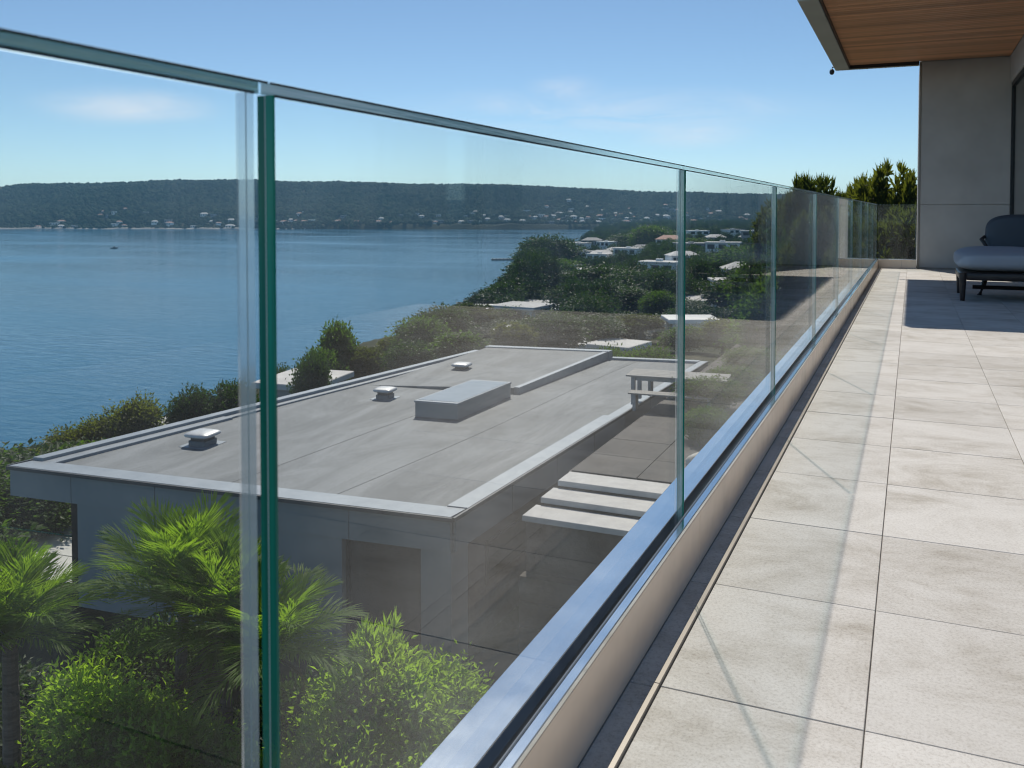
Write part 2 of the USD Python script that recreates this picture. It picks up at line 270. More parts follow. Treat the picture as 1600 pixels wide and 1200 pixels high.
M_ROOF = mat('roof_membrane', {'g': ('texture_coordinate', {}), 'm': ('mapping', {'scale': (0.75, 0.2, 1.0), 'rotation': (0, 0, 0.5)}),
    'n': ('noise_texture', {'scale': 1.0, 'detail': 9.0, 'roughness': 0.66, 'distortion': 1.1}), 'r': ('rgb_ramp', {'ramp': [(0.0, (0.065, 0.075, 0.082)), (0.38, (0.095, 0.107, 0.116)), (0.5, (0.135, 0.148, 0.158)), (0.6, (0.175, 0.19, 0.202)), (1.0, (0.25, 0.265, 0.28))]}),
    'n2': ('noise_texture', {'scale': 40.0, 'detail': 3.0}), 'r2': ('rgb_ramp', {'ramp': [(0.3, (0.86, 0.86, 0.86)), (0.7, (1.08, 1.08, 1.08))]}), 'mx': ('mix_color', {'blend_type': 'multiply', 'fac': 1.0}),
    'p': ('principled_bsdf', {'roughness': 0.7})}, [('g.object', 'm.vector'), ('m.vector', 'n.vector'), ('n.fac', 'r.fac'), ('g.object', 'n2.vector'), ('n2.fac', 'r2.fac'), ('r.color', 'mx.a'), ('r2.color', 'mx.b'), ('mx.result', 'p.base_color')], surface='p.BSDF')
M_SEAMR = plain('roof_seam', (0.135, 0.145, 0.155), 0.8)
M_COPING = rough_noise('grey_coping', (0.21, 0.235, 0.26), (0.26, 0.285, 0.31), scale=3, rough=0.45, metallic=0.2)
M_COPEDGE = plain('dark_drip_edge', (0.05, 0.055, 0.06), 0.5)
M_PANELGREY = rough_noise('grey_cladding', (0.175, 0.205, 0.22), (0.205, 0.232, 0.245), scale=1.2, rough=0.5, vary=0.02)
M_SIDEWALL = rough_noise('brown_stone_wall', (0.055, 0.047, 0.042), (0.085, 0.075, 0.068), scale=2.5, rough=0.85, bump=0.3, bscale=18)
M_VENT = rough_noise('vent_metal', (0.36, 0.37, 0.38), (0.46, 0.47, 0.48), scale=5, rough=0.45, metallic=0.3)
M_SKYLIGHT = rough_noise('skylight_lid', (0.26, 0.285, 0.30), (0.31, 0.335, 0.35), scale=2, rough=0.3)
M_DARKGLASS = plain('dark_window', (0.03, 0.032, 0.032), 0.05)
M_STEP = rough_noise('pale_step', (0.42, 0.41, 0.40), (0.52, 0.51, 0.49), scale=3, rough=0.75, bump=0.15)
M_PAVE = rough_noise('dark_paving', (0.05, 0.045, 0.042), (0.085, 0.077, 0.07), scale=1.5, rough=0.8, bump=0.2, bscale=30, vary=0.08)
M_PALE = rough_noise('pale_render', (0.50, 0.48, 0.45), (0.62, 0.60, 0.57), scale=0.8, rough=0.8)
M_PALEROOF = rough_noise('pale_flat_roof', (0.46, 0.445, 0.425), (0.62, 0.60, 0.575), scale=0.35, rough=0.85)
M_TERRA = rough_noise('terracotta_roof', (0.36, 0.20, 0.15), (0.46, 0.28, 0.22), scale=1.0, rough=0.85)
M_WHITE = rough_noise('white_paint', (0.62, 0.61, 0.58), (0.72, 0.71, 0.69), scale=1.0, rough=0.7)
M_GREYWALL = rough_noise('grey_wall', (0.22, 0.22, 0.22), (0.30, 0.30, 0.30), scale=1.0, rough=0.8)
M_ROCK = rough_noise('pale_rock', (0.30, 0.28, 0.25), (0.50, 0.48, 0.44), scale=3.0, rough=0.9, bump=0.5, bscale=14, vary=0.1)
M_SAND = rough_noise('shore_stone', (0.33, 0.30, 0.26), (0.50, 0.47, 0.42), scale=0.05, rough=0.9)
M_TEAK = rough_noise('silvered_teak', (0.20, 0.195, 0.185), (0.30, 0.29, 0.28), scale=3, rough=0.7, stretch=(0.4, 6, 1))
M_TIMBER = rough_noise('weathered_timber', (0.10, 0.085, 0.07), (0.17, 0.15, 0.13), scale=2, rough=0.8)

def leaf_mat(name, a, b, c, transl=0.45, tint=(1.35, 1.55, 0.5), gloss=0.55, var=0.14):
    tc = tuple(min(0.9, x * y * 1.5) for x, y in zip(b, tint))
    return mat(name, {'g': ('geometry', {}), 'r': ('rgb_ramp', {'ramp': [(0.0, a), (0.5, b), (0.86, c), (1.0, c)]}), 'o': ('object_info', {}),
                      'mr': ('map_range', {'from_min': 0.0, 'from_max': 1.0, 'to_min': 1 - var, 'to_max': 1 + var}), 'h': ('hsv', {'hue': 0.5, 'saturation': 1.0, 'fac': 1.0}),
                      'p': ('principled_bsdf', {'roughness': gloss, 'specular_ior_level': 0.22}), 't': ('translucent_bsdf', {'color': tc}), 'mx': ('mix_closure', {'fac': transl})},
               [('g.random_per_island', 'r.fac'), ('o.random', 'mr.value'), ('mr.result', 'h.value'), ('r.color', 'h.color'), ('h.color', 'p.base_color'), ('p.BSDF', 'mx.closure1'), ('t.BSDF', 'mx.closure2')], surface='mx.closure')
M_LEAF = leaf_mat('green_leaf', (0.03, 0.055, 0.014), (0.058, 0.098, 0.022), (0.12, 0.155, 0.036))
M_LEAFDARK = leaf_mat('dark_leaf', (0.022, 0.044, 0.012), (0.042, 0.078, 0.018), (0.08, 0.12, 0.03), transl=0.25)
M_LEAFYEL = leaf_mat('yellow_leaf', (0.055, 0.062, 0.018), (0.098, 0.104, 0.028), (0.17, 0.165, 0.045))
M_LEAFBRIGHT = leaf_mat('bright_leaf', (0.08, 0.125, 0.02), (0.185, 0.26, 0.038), (0.42, 0.44, 0.10), transl=0.58)
M_PALM = leaf_mat('palm_leaf', (0.075, 0.13, 0.018), (0.14, 0.205, 0.028), (0.27, 0.29, 0.07), transl=0.55)
M_PALMDRY = leaf_mat('dry_palm_leaf', (0.05, 0.045, 0.02), (0.08, 0.07, 0.03), (0.12, 0.10, 0.05), transl=0.2)
M_OLIVE = leaf_mat('olive_leaf', (0.032, 0.042, 0.014), (0.068, 0.080, 0.022), (0.15, 0.15, 0.042), transl=0.35)
M_OLIVE2 = leaf_mat('golden_olive_leaf', (0.05, 0.058, 0.016), (0.105, 0.108, 0.026), (0.22, 0.20, 0.052), transl=0.4)
M_WILD = leaf_mat('wild_wood_leaf', (0.022, 0.044, 0.013), (0.042, 0.076, 0.020), (0.078, 0.115, 0.03), transl=0.22, var=0.3)
M_WILD2 = leaf_mat('wild_wood_dark_leaf', (0.012, 0.028, 0.010), (0.024, 0.050, 0.015), (0.05, 0.08, 0.022), transl=0.2, var=0.3)
M_BARK = rough_noise('bark', (0.045, 0.035, 0.028), (0.10, 0.082, 0.066), scale=6, rough=0.9, bump=0.6, bscale=20, stretch=(1, 1, 0.3))
M_PALMBARK = rough_noise('palm_bark', (0.05, 0.042, 0.036), (0.105, 0.092, 0.08), scale=9, rough=0.95, bump=0.8, bscale=14, stretch=(0.4, 0.4, 3))
M_FOREST = mat('far_canopy', {'g': ('texture_coordinate', {}), 'o': ('object_info', {}), 'n': ('noise_texture', {'scale': 0.9, 'detail': 4.0}), 'r': ('rgb_ramp', {'ramp': [(0.3, (0.009, 0.022, 0.012)), (0.7, (0.040, 0.066, 0.028))]}),
    'mr': ('map_range', {'from_min': 0.0, 'from_max': 1.0, 'to_min': 0.6, 'to_max': 1.45}), 'h': ('hsv', {'hue': 0.5, 'saturation': 1.0, 'fac': 1.0}), 'p': ('principled_bsdf', {'roughness': 0.9, 'specular_ior_level': 0.1})},
    [('g.object', 'n.vector'), ('n.fac', 'r.fac'), ('o.random', 'mr.value'), ('mr.result', 'h.value'), ('r.color', 'h.color'), ('h.color', 'p.base_color')], surface='p.BSDF')
M_GROUND = mat('hillside_soil', {'g': ('geometry', {}), 'n': ('noise_texture', {'scale': 0.25, 'detail': 6.0, 'roughness': 0.65}), 'r': ('rgb_ramp', {'ramp': [(0.3, (0.018, 0.026, 0.012)), (0.55, (0.040, 0.044, 0.022)), (0.75, (0.10, 0.09, 0.065))]}),
    'p': ('principled_bsdf', {'roughness': 0.95, 'specular_ior_level': 0.1})}, [('g.position', 'n.vector'), ('n.fac', 'r.fac'), ('r.color', 'p.base_color')], surface='p.BSDF')
M_WATER = mat('sea_water', {'g': ('geometry', {}), 'm1': ('mapping', {'scale': (0.16, 0.36, 1.0), 'rotation': (0, 0, 0.55)}), 'n1': ('noise_texture', {'scale': 1.0, 'detail': 5.0, 'roughness': 0.6, 'distortion': 0.4}),
    'm2': ('mapping', {'scale': (0.0035, 0.011, 1.0), 'rotation': (0, 0, -0.35)}), 'n2': ('noise_texture', {'scale': 1.0, 'detail': 5.0, 'roughness': 0.6}), 'rr': ('map_range', {'from_min': 0.35, 'from_max': 0.65, 'to_min': 0.05, 'to_max': 0.2}),
    'rc': ('rgb_ramp', {'ramp': [(0.3, (0.0005, 0.058, 0.110)), (0.7, (0.001, 0.090, 0.160))]}),
    'b': ('bump', {'strength': 0.27, 'distance': 0.9}), 'p': ('principled_bsdf', {'ior': 1.33, 'specular_ior_level': 0.5})},
    [('g.position', 'm1.vector'), ('m1.vector', 'n1.vector'), ('n1.fac', 'b.height'), ('b.normal', 'p.normal'), ('g.position', 'm2.vector'), ('m2.vector', 'n2.vector'), ('n2.fac', 'rr.value'), ('rr.result', 'p.roughness'), ('n2.fac', 'rc.fac'), ('rc.color', 'p.base_color')], surface='p.BSDF')

# ------------------------------------------------------------------ terrain
SEA = -39.0
COAST_D = np.array([-6000, -300, -100, 0, 60, 100, 150, 220, 300, 480, 640, 705, 760, 900, 1300, 1700, 1960, 2400, 8000.])
COAST_R = np.array([-700, -300, -170, -112, -84, -78, -72, -56, -36, -8, 4, 6, 30, 62, 112, 158, 190, -6000, -9000.])
def sstep(x, a, b):
    t = np.clip((x - a) / (b - a), 0, 1); return t * t * (3 - 2 * t)
PADS = []      # level building plots: (x0, x1, y0, y1, z, feather)
PADS.append((-15.2, 6.0, -6.0, 31.0, -6.45, 7.0))
def far_ridge(r, d):
    u = r / np.maximum(d, 1)
    return np.interp(u, [-1.5, -0.62, -0.45, -0.36, -0.2, 0.0, 0.18, 0.28, 0.6, 1.5], [60, 72, 77, 83, 79, 68, 47, 42, 45, 60])
SIGHT_U = [-1.2, -0.62, -0.555, -0.284, -0.16, -0.078, -0.03, 0.0, 0.02, 0.04, 0.07, 0.14, 0.2, 0.3, 1.0]
SIGHT_T = [0.34, 0.315, 0.290, 0.218, 0.165, 0.120, 0.095, 0.073, 0.050, 0.030, 0.022, 0.016, 0.022, 0.015, 0.01]
def crest(u, d):
    """the hillside falls away so steeply that crowns below this height leave the bay in view"""
    return np.where(np.asarray(u) > 0.06, np.maximum(1.05 - np.interp(u, SIGHT_U, SIGHT_T) * d, -14.5), 1.05 - np.interp(u, SIGHT_U, SIGHT_T) * d)
def ground(X, Y):
    X, Y = np.asarray(X, float), np.asarray(Y, float)
    r, d = X * CY + Y * SY, -X * SY + Y * CY
    rc = np.interp(d, COAST_D, COAST_R)
    k = 1 / np.sqrt(1 + np.interp(d, COAST_D[1:], np.abs(np.diff(COAST_R) / np.diff(COAST_D))) ** 2)
    s = (r - rc) * k
    s = s + (meshkit.noise(np.stack([r / 25, d / 25, 0 * r], -1), 3) - 0.5) * 8 * sstep(d, 100, 300)
    sl = np.interp(d, [40, 90, 200, 420, 900], [0.46, 0.42, 0.28, 0.15, 0.10])
    cap = np.interp(d, [30, 55, 100, 150, 200, 300, 500, 900, 2000], [-6.6, -8.2, -12.3, -15.8, -18.3, -21.6, -24.2, -26.0, -27.5])
    e = SEA + 1.0 + sl * s
    w = np.clip((cap - e) / 6.0 + 0.5, 0, 1)
    e = e * w + cap * (1 - w) - 3.0 * w * (1 - w)
    e = e + (meshkit.fbm(np.stack([r / 40, d / 40, 0 * r], -1), 3, 5) - 0.5) * np.interp(d, [0, 40, 200, 600], [0.3, 0.6, 4, 7]) * sstep(s, 0, 30)
    top = crest(r / np.maximum(np.abs(d), 1), d) - 3.2
    wd = sstep(d, 22, 34) * (1 - sstep(d, 900, 1300)) * (1 - sstep(r / np.maximum(np.abs(d), 1), 0.10, 0.22))
    e = e - wd * np.maximum(e - top, 0)
    e = np.where(s > 0, np.maximum(e, SEA + 0.3 + 0.1 * np.minimum(s, 5)), SEA - np.minimum(6, 0.35 * -s))
    s2 = d - 2000 - (meshkit.fbm(np.stack([r / 400, 0 * r, 0 * r], -1), 3, 9) - 0.5) * 40
    rid = far_ridge(r, d)
    prof = 0.22 * sstep(s2, 0, 160) + 0.78 * sstep(s2, 60, 720)
    rel = (meshkit.fbm(np.stack([r / 260, d / 260, 0 * r], -1), 4, 21) - 0.5) * 46 * sstep(s2, 40, 350) * (1 - 0.75 * sstep(s2, 480, 720))
    hill = SEA + 0.8 + (rid - SEA) * prof + rel
    hill = np.where(s2 > 0, hill, SEA - np.minimum(6, 0.3 * -s2))
    z = np.maximum(e, hill)
    for x0, x1, y0, y1, pz, ft in PADS:
        q = np.hypot(np.maximum(np.maximum(x0 - X, X - x1), 0), np.maximum(np.maximum(y0 - Y, Y - y1), 0))
        wt = 1 - sstep(q, 0, ft); z = z * (1 - wt) + pz * wt
    return z
def build_ground():
    ang = np.concatenate([np.linspace(-math.pi, -0.75, 60, endpoint=False), np.linspace(-0.75, 0.75, 520, endpoint=False), np.linspace(0.75, math.pi, 60, endpoint=False)])
    rad = np.concatenate([[0.4], np.geomspace(2.5, 120, 120), np.geomspace(123, 1900, 150), np.linspace(1915, 2900, 90), np.geomspace(2950, 5600, 30)])
    A, R = np.meshgrid(ang, rad, indexing='ij')
    r, d = R * np.sin(A), R * np.cos(A)
    X, Y = c2w(r, d)
    Z = ground(X, Y)
    n, m = A.shape
    v = np.stack([X, Y, Z], -1).reshape(-1, 3)
    i, j = np.meshgrid(np.arange(n), np.arange(m - 1), indexing='ij')
    i2 = (i + 1) % n
    q = np.stack([i * m + j, i * m + j + 1, i2 * m + j + 1, i2 * m + j], -1).reshape(-1, 4)
    f = np.vstack([q[:, [0, 1, 2]], q[:, [0, 2, 3]]])
    nz = np.cross(v[f[0, 1]] - v[f[0, 0]], v[f[0, 2]] - v[f[0, 0]])[2]
    if nz < 0: f = f[:, ::-1]
    return trimesh.Trimesh(v, f, process=False)

single('ground', build_ground(), M_GROUND, None, kind='structure', smooth=True)
_ww = [(-5600, -5600), (5600, -5600), (5600, 5600), (-5600, 5600)]
single('sea', (np.array([(x, y, SEA) for x, y in _ww]), np.array([(0, 1, 2, 3)])), M_WATER, None, kind='structure')
# pale rocky waterline under the far hill
def shore_strip():
    v, f = [], []
    rs = np.arange(-1700, 320, 12.0)
    for k, r in enumerate(rs):
        off = (meshkit.fbm(np.array([r / 400, 0, 0]), 3, 9) - 0.5) * 40
        h = 1.6 + 2.4 * meshkit.noise(np.array([r / 30, 0, 0]), 4)
        for dd, zz in ((-5, SEA - 0.5), (-3, SEA + 0.5 * h), (0, SEA + h), (9, SEA + h + 0.3), (14, SEA - 1)):
            x, y = c2w(r, 2000 + off + dd); v.append((x, y, zz))
        if k:
            for a in range(4):
                p = (k - 1) * 5 + a; f.append((p, p + 5, p + 6, p + 1))
    return (np.array(v), np.array(f))
single('shore', shore_strip(), M_SAND, None, kind='structure')

# ------------------------------------------------------------------ the terrace
GX = -0.606                     # glass line
FLOOR_L, Y_END = -0.567, 18.0
terrace = setd(UsdGeom.Xform.Define(stage, '/World/terrace_floor').GetPrim(), kind='structure')
part(terrace, 'slab', cat_([box(-0.72, 3.9, -4.0, 18.2, -0.35, -0.0065)]), M_GROUT)
rows = [1.922 + 0.6 * k for k in range(-9, 27)]
rows.append(Y_END)
cols = [-0.4955, -0.075, 0.437, 0.949, 1.461, 1.973, 2.485, 2.997, 3.509, 3.9]
g = 0.0014
for j in range(len(rows) - 1):
    y0, y1 = rows[j], rows[j + 1]
    if y0 < 0.1 or y1 - y0 < 0.05: continue
    for i in range(len(cols) - 1):
        x0, x1 = cols[i], cols[i + 1]
        if y0 > 11.7 and x0 > 1.5: continue
        if y0 > 11.7: x1 = min(x1, 1.525)
        dz = rng.uniform(-0.0006, 0.0006)
        part(terrace, 'tile', tile_mesh(x0 + g, x1 - g, y0 + g, y1 - g, -0.02, dz, 0.0013), M_TILE)
    part(terrace, 'edge_tile', tile_mesh(FLOOR_L + 0.001, -0.5115, y0 + g, y1 - g, -0.02, -0.004), M_TILE)
for j in range(0, 10):
    y0 = 1.922 + 1.8 * (j - 1)
    y1 = min(y0 + 1.8, Y_END - 0.003)
    part(terrace, 'metal_trim', tile_mesh(-0.5100, -0.4975, y0 + 0.0006, y1 - 0.0006, -0.02, 0.006, 0.0012), M_TRIM)

# ------------------------------------------------------------------ frameless glass balustrade
joints = [-1.08, 0.737, 2.555, 4.45, 6.42, 8.47, 10.50, 12.45, 14.35, 16.2, 17.90]
T = 0.0225
CURB_H = 0.17
base = thing('balustrade_base', 'long low metal kerb that holds the glass panels along the terrace edge', 'balustrade base')
OX = -0.704                      # outer lip
part(base, 'core', cat_([box(OX + 0.004, GX - 0.018, -1.1, 18.1, -0.34, 0.150), box(GX + 0.018, FLOOR_L - 0.004, -1.1, 17.93, -0.30, 0.150), box(GX - 0.018, GX + 0.018, -1.1, 18.05, -0.30, 0.10)]), M_GREYWALL)
part(base, 'outer_cap', bevel_box(OX, GX - 0.0145, -1.1, 18.1, 0.152, CURB_H, 0.003), M_CAP)
part(base, 'inner_cap', bevel_box(GX + 0.0175, FLOOR_L, -1.1, 17.93, 0.156, CURB_H, 0.002), M_CAP)
part(base, 'outer_gasket', bevel_box(GX - 0.0145, GX - T / 2 - 0.0004, -1.1, 17.95, 0.11, CURB_H + 0.004, 0.0012), M_RUBBER)
part(base, 'inner_gasket', bevel_box(GX + T / 2 + 0.0004, GX + 0.0172, -1.1, 17.9, 0.11, CURB_H + 0.001, 0.0015), M_SLOT)
for k in range(len(joints) - 1):
    ya, yb = joints[k] + 0.10, joints[k + 1] + 0.10
    if k == len(joints) - 2: yb = 17.93
    part(base, 'cladding', bevel_box(FLOOR_L - 0.0035, FLOOR_L - 0.0002, ya + 0.001, yb - 0.001, -0.004, 0.1555, 0.0008), M_CLAD)
    part(base, 'outer_cladding', bevel_box(OX - 0.003, OX + 0.001, ya + 0.001, yb - 0.001, -0.34, 0.15, 0.0008), M_CLAD)
part(base, 'return_core', box(-0.60, 0.075, 17.965, 18.09, -0.3, 0.155), M_GREYWALL)
part(base, 'return_cap', bevel_box(-0.60, 0.075, 17.93, 17.985, 0.157, CURB_H - 0.001, 0.002), M_CAP)
part(base, 'return_outer_cap', bevel_box(-0.60, 0.075, 18.013, 18.1, 0.157, CURB_H - 0.001, 0.002), M_CAP)
for xa, xb in ((-0.5668, -0.17), (-0.17, 0.075)):
    part(base, 'return_cladding', bevel_box(xa + 0.001, xb - 0.001, 17.955, 17.9645, -0.004, 0.1565, 0.0008), M_CLAD)

def rounded_bar(y0, y1, zc, hw, hh, rr=0.003, axis='y'):
    import shapely.geometry as sg
    sq = sg.box(-hw + rr, -hh + rr, hw - rr, hh - rr).buffer(rr, quad_segs=3)
    m = trimesh.creation.extrude_polygon(sq, y1 - y0)
    # local x -> x, local y -> z, extrusion -> y
    v = np.array(m.vertices); v = np.stack([v[:, 0] + GX, y0 + v[:, 2], zc + v[:, 1]], 1)
    o = trimesh.Trimesh(v, m.faces, process=False)
    if o.volume < 0: o.invert()
    return o
GLASS_TOP = 1.168
def glass_panel(y0, y1, label, reflection_m):
    p = thing('glass_panel', label, 'glass panel', group='glass panels of the terrace balustrade')
    x0, x1, z0, z1 = GX - T / 2, GX + T / 2, 0.118, GLASS_TOP
    b = 0.0016
    def q(pts): return (np.array(pts, float), np.array([(0, 1, 2, 3)]))
    a, c = y0 + b, y1 - b
    inner = q([(x1, a, z0), (x1, c, z0), (x1, c, z1 - b), (x1, a, z1 - b)])
    outer = q([(x0, c, z0), (x0, a, z0), (x0, a, z1 - b), (x0, c, z1 - b)])
    part(p, 'pane', trimesh.Trimesh(np.vstack([inner[0], outer[0]]), np.array([(0, 1, 2), (0, 2, 3), (4, 5, 6), (4, 6, 7)]), process=False), M_PANE)
    for nm, yy, s in (('near_edge', y0, -1), ('far_edge', y1, 1)):
        i = yy - s * b
        prof = [(x0, i), (x0 + b, yy), (GX - 0.0007, yy), (GX + 0.0007, yy), (x1 - b, yy), (x1, i)]
        v = [(px, py, z0) for px, py in prof] + [(px, py, z1) for px, py in prof]
        f = []
        for k in range(5):
            if k == 2: continue
            f += [(k, k + 1, k + 7), (k, k + 7, k + 6)]
        f = np.array(f) if s < 0 else np.array(f)[:, ::-1]
        part(p, 'edge', trimesh.Trimesh(np.array(v), f, process=False), M_EDGE if s < 0 else M_EDGE2)
        v2 = np.array([(GX - 0.0007, yy, z0), (GX + 0.0007, yy, z0), (GX + 0.0007, yy, z1), (GX - 0.0007, yy, z1)])
        part(p, 'laminate_seam', trimesh.Trimesh(v2, np.array([(0, 1, 2), (0, 2, 3)]) if s < 0 else np.array([(0, 2, 1), (0, 3, 2)]), process=False), M_SEAM)
    e0, e1 = (0.006, 0.002) if abs(y0 - 0.741) < 1e-6 else (0.002, 0.019 if abs(y1 - 0.712) < 1e-6 else 0.002)
    part(p, 'top_bar', rounded_bar(y0 - e0, y1 + e1, z1 + 0.0068, 0.0122, 0.0062), M_BAR, smooth=40)
    part(p, 'core', q([(GX, y0 - e0, z1 + 0.0006), (GX, y1 + e1, z1 + 0.0006), (GX, y1 + e1, z1 + 0.0130), (GX, y0 - e0, z1 + 0.0130)]), reflection_m)  # added sheet inside the bar, carries its painted reflections
    part(p, 'seal', box(GX + 0.0108, GX + 0.0118, y0 + 0.001, y1 - 0.001, z1 - 0.0022, z1 + 0.0004), M_DARKLINE)
    part(p, 'top_line', box(GX + 0.0114, GX + 0.0124, y0 - e0, y1 + e1, z1 + 0.0099, z1 + 0.0122), M_DARKLINE)
    return p
_pl = ['nearest glass panel, cut off by the left edge of the picture', 'widest full glass panel, in front of the grey flat roof', 'glass panel with the pale garden steps ending behind it, second full one along the kerb',
       'glass panel third full one from the viewer along the kerb', 'glass panel fourth full one from the viewer along the kerb', 'glass panel fifth full one from the viewer along the kerb',
       'glass panel sixth full one from the viewer along the kerb', 'glass panel seventh full one from the viewer along the kerb', 'glass panel last but one before the far corner of the terrace', 'last glass panel of the long run, meeting the far corner']
for k in range(len(joints) - 1):
    glass_panel(0.741 if k == 1 else joints[k] + 0.008, 0.712 if k == 0 else joints[k + 1] - 0.008, _pl[k], M_REFLECT_TEAL if k == 0 else M_REFLECT_TEAL2)
# short return pane between the far corner and the end wall
rp = thing('glass_panel', 'short glass panel across the far end of the terrace beside the wall', 'glass panel', group='glass panels of the terrace balustrade')
part(rp, 'pane', box(-0.585, 0.055, 17.989, 18.0105, 0.16, GLASS_TOP - 0.002), M_PANE)
part(rp, 'top_bar', bevel_box(-0.587, 0.057, 17.989, 18.0105, GLASS_TOP - 0.001, GLASS_TOP + 0.006, 0.002), M_BAR)
part(rp, 'edge', box(0.0552, 0.0605, 17.9885, 18.011, 0.16, GLASS_TOP - 0.002), M_SEAM)

# ------------------------------------------------------------------ the house with its canopy
house = thing('terrace_house', 'modern house whose wood lined canopy, stone end wall and dark window frame the terrace', 'house')
WX, FX = 0.085, 1.528            # end wall's free edge, facade face
ZS = 3.76                        # soffit height
RX, RY0, RY1 = -1.355, 11.86, 18.0
part(house, 'canopy_roof', cat_([box(RX + 0.01, 4.3, RY0 + 0.01, RY1 + 0.008, 3.80, 3.855), box(WX + 0.005, 4.3, RY1 + 0.009, 20.8, 3.801, 3.855)]), M_CONC)
part(house, 'edge_beam', bevel_box(RX, RX + 0.245, RY0 + 0.002, RY1 - 0.046, 3.685, 3.875, 0.006), M_FASCIA)
part(house, 'end_beam', bevel_box(RX, WX - 0.003, RY1 - 0.045, RY1 + 0.01, 3.685, 3.875, 0.006), M_FASCIA)
part(house, 'inner_trim', cat_([box(RX + 0.2455, RX + 0.262, RY0 + 0.01, RY1 - 0.06, 3.693, 3.80), box(RX + 0.247, WX - 0.003, RY1 - 0.060, RY1 - 0.0455, 3.70, 3.80)]), M_BLACK)  # black strips put in for the shade of the recess behind the beams
nb = 50
ys = np.linspace(RY0 + 0.02, RY1 - 0.065, nb + 1)
for k in range(nb):
    part(house, 'soffit_board', bevel_box(RX + 0.266, FX - 0.002, ys[k] + 0.003, ys[k + 1] - 0.003, ZS, ZS + 0.02, 0.004), M_WOOD)
part(house, 'soffit_backing', box(RX + 0.29, FX, RY0 + 0.02, RY1 - 0.11, ZS + 0.022, ZS + 0.03), M_BLACK)
# end wall (faces the viewer) of large panels, with a slim corner trim
part(house, 'wall_core', box(WX + 0.03, 4.2, 18.03, 20.8, -0.3, 3.80), M_CONC)
zj = [0.0, 1.17, 3.757]
for a, b in zip(zj[:-1], zj[1:]):
    part(house, 'wall_panel', bevel_box(WX + 0.04, FX + 0.3, 18.0, 18.029, a + 0.003, b - 0.003, 0.003), M_CONC)
    part(house, 'side_panel', bevel_box(WX + 0.001, WX + 0.029, 18.03, 20.8, a + 0.003, b - 0.003, 0.003), M_CONC)
part(house, 'corner_trim', bevel_box(WX, WX + 0.037, 17.994, 18.028, 0.0, 3.757, 0.004), M_TRIM)
part(house, 'wall_base', box(WX + 0.04, FX, 17.985, 17.999, 0.0, 0.03), M_TRIM)
# facade along the covered terrace: header and dark framed sliding window
part(house, 'header', bevel_box(FX, FX + 0.28, RY0 + 0.1, 17.998, 3.30, ZS - 0.001, 0.004), M_CONC)
wn = part(house, 'window', cat_([box(FX + 0.03, FX + 0.11, 17.90, 17.998, 0, 3.299), box(FX + 0.03, FX + 0.11, RY0 + 0.1, 17.90, 3.22, 3.299), box(FX + 0.03, FX + 0.11, RY0 + 0.1, 17.90, 0, 0.06),
                           box(FX + 0.03, FX + 0.11, 15.0, 15.07, 0.06, 3.22), box(FX + 0.03, FX + 0.11, RY0 + 0.1, RY0 + 0.18, 0.06, 3.22)]), M_BLACK)
part(wn, 'pane', cat_([box(FX + 0.06, FX + 0.07, 15.07, 17.90, 0.06, 3.22), box(FX + 0.06, FX + 0.07, RY0 + 0.18, 15.0, 0.06, 3.22)]), M_FARPANE)
part(house, 'room', cat_([box(FX + 1.6, FX + 1.7, RY0 + 0.2, 18.0, 0, 3.7), box(FX + 0.12, FX + 1.6, RY0 + 0.2, 18.0, -0.2, 0.0), box(FX + 0.3, FX + 1.6, RY0 + 0.2, 18.0, 3.4, 3.7)]), M_INTERIOR)
part(house, 'return_wall', box(FX + 0.003, 4.2, RY0 + 0.02, RY0 + 0.19, -0.3, 3.75), M_CONC)
# facade behind the open terrace, seen only mirrored in the glass
part(house, 'facade', cat_([box(3.9, 4.2, -4, RY0 + 0.02, 2.5, 3.85), box(3.9, 4.2, -4, -3.4, -0.3, 2.5), box(3.9, 4.2, 1.2, 3.3, -0.3, 2.5), box(3.9, 4.2, 5.14, 8.0, -0.3, 2.5), box(3.9, 4.2, 10.6, 11.78, -0.3, 2.5)]), M_GREYWALL)
w2 = part(house, 'window', cat_([box(3.93, 4.0, a, a + 0.06, 0, 2.5) for a in (-3.4, -1.0, 1.14, 3.3, 5.08, 8.0, 10.54)]), M_BLACK)
part(w2, 'pane', cat_([box(3.96, 3.97, -3.34, 1.14, 0.0, 2.5), box(3.96, 3.97, 3.36, 5.08, 0.0, 2.5), box(3.96, 3.97, 8.06, 10.54, 0.0, 2.5)]), M_FARPANE)
part(house, 'room', box(5.2, 5.3, -4, 12, -0.3, 3.0), M_INTERIOR)
part(house, 'storey_below', cat_([box(-0.66, 4.2, -4, 18.1, -9.0, -0.352), box(-0.66, 4.2, 18.1, 20.8, -9.0, -0.31)]), M_CONC)
# small fitting hanging at the canopy's corner
lamp = trimesh.creation.icosphere(2, 0.045); lamp.apply_scale([1, 1, 1.25]); lamp.apply_translation([RX - 0.055, 17.9, 3.655])
part(house, 'corner_fitting', cat_([lamp, tube([(RX - 0.055, 17.9, 3.70), (RX - 0.05, 17.9, 3.74), (RX + 0.01, 17.9, 3.75)], 0.014)]), M_BLACK)

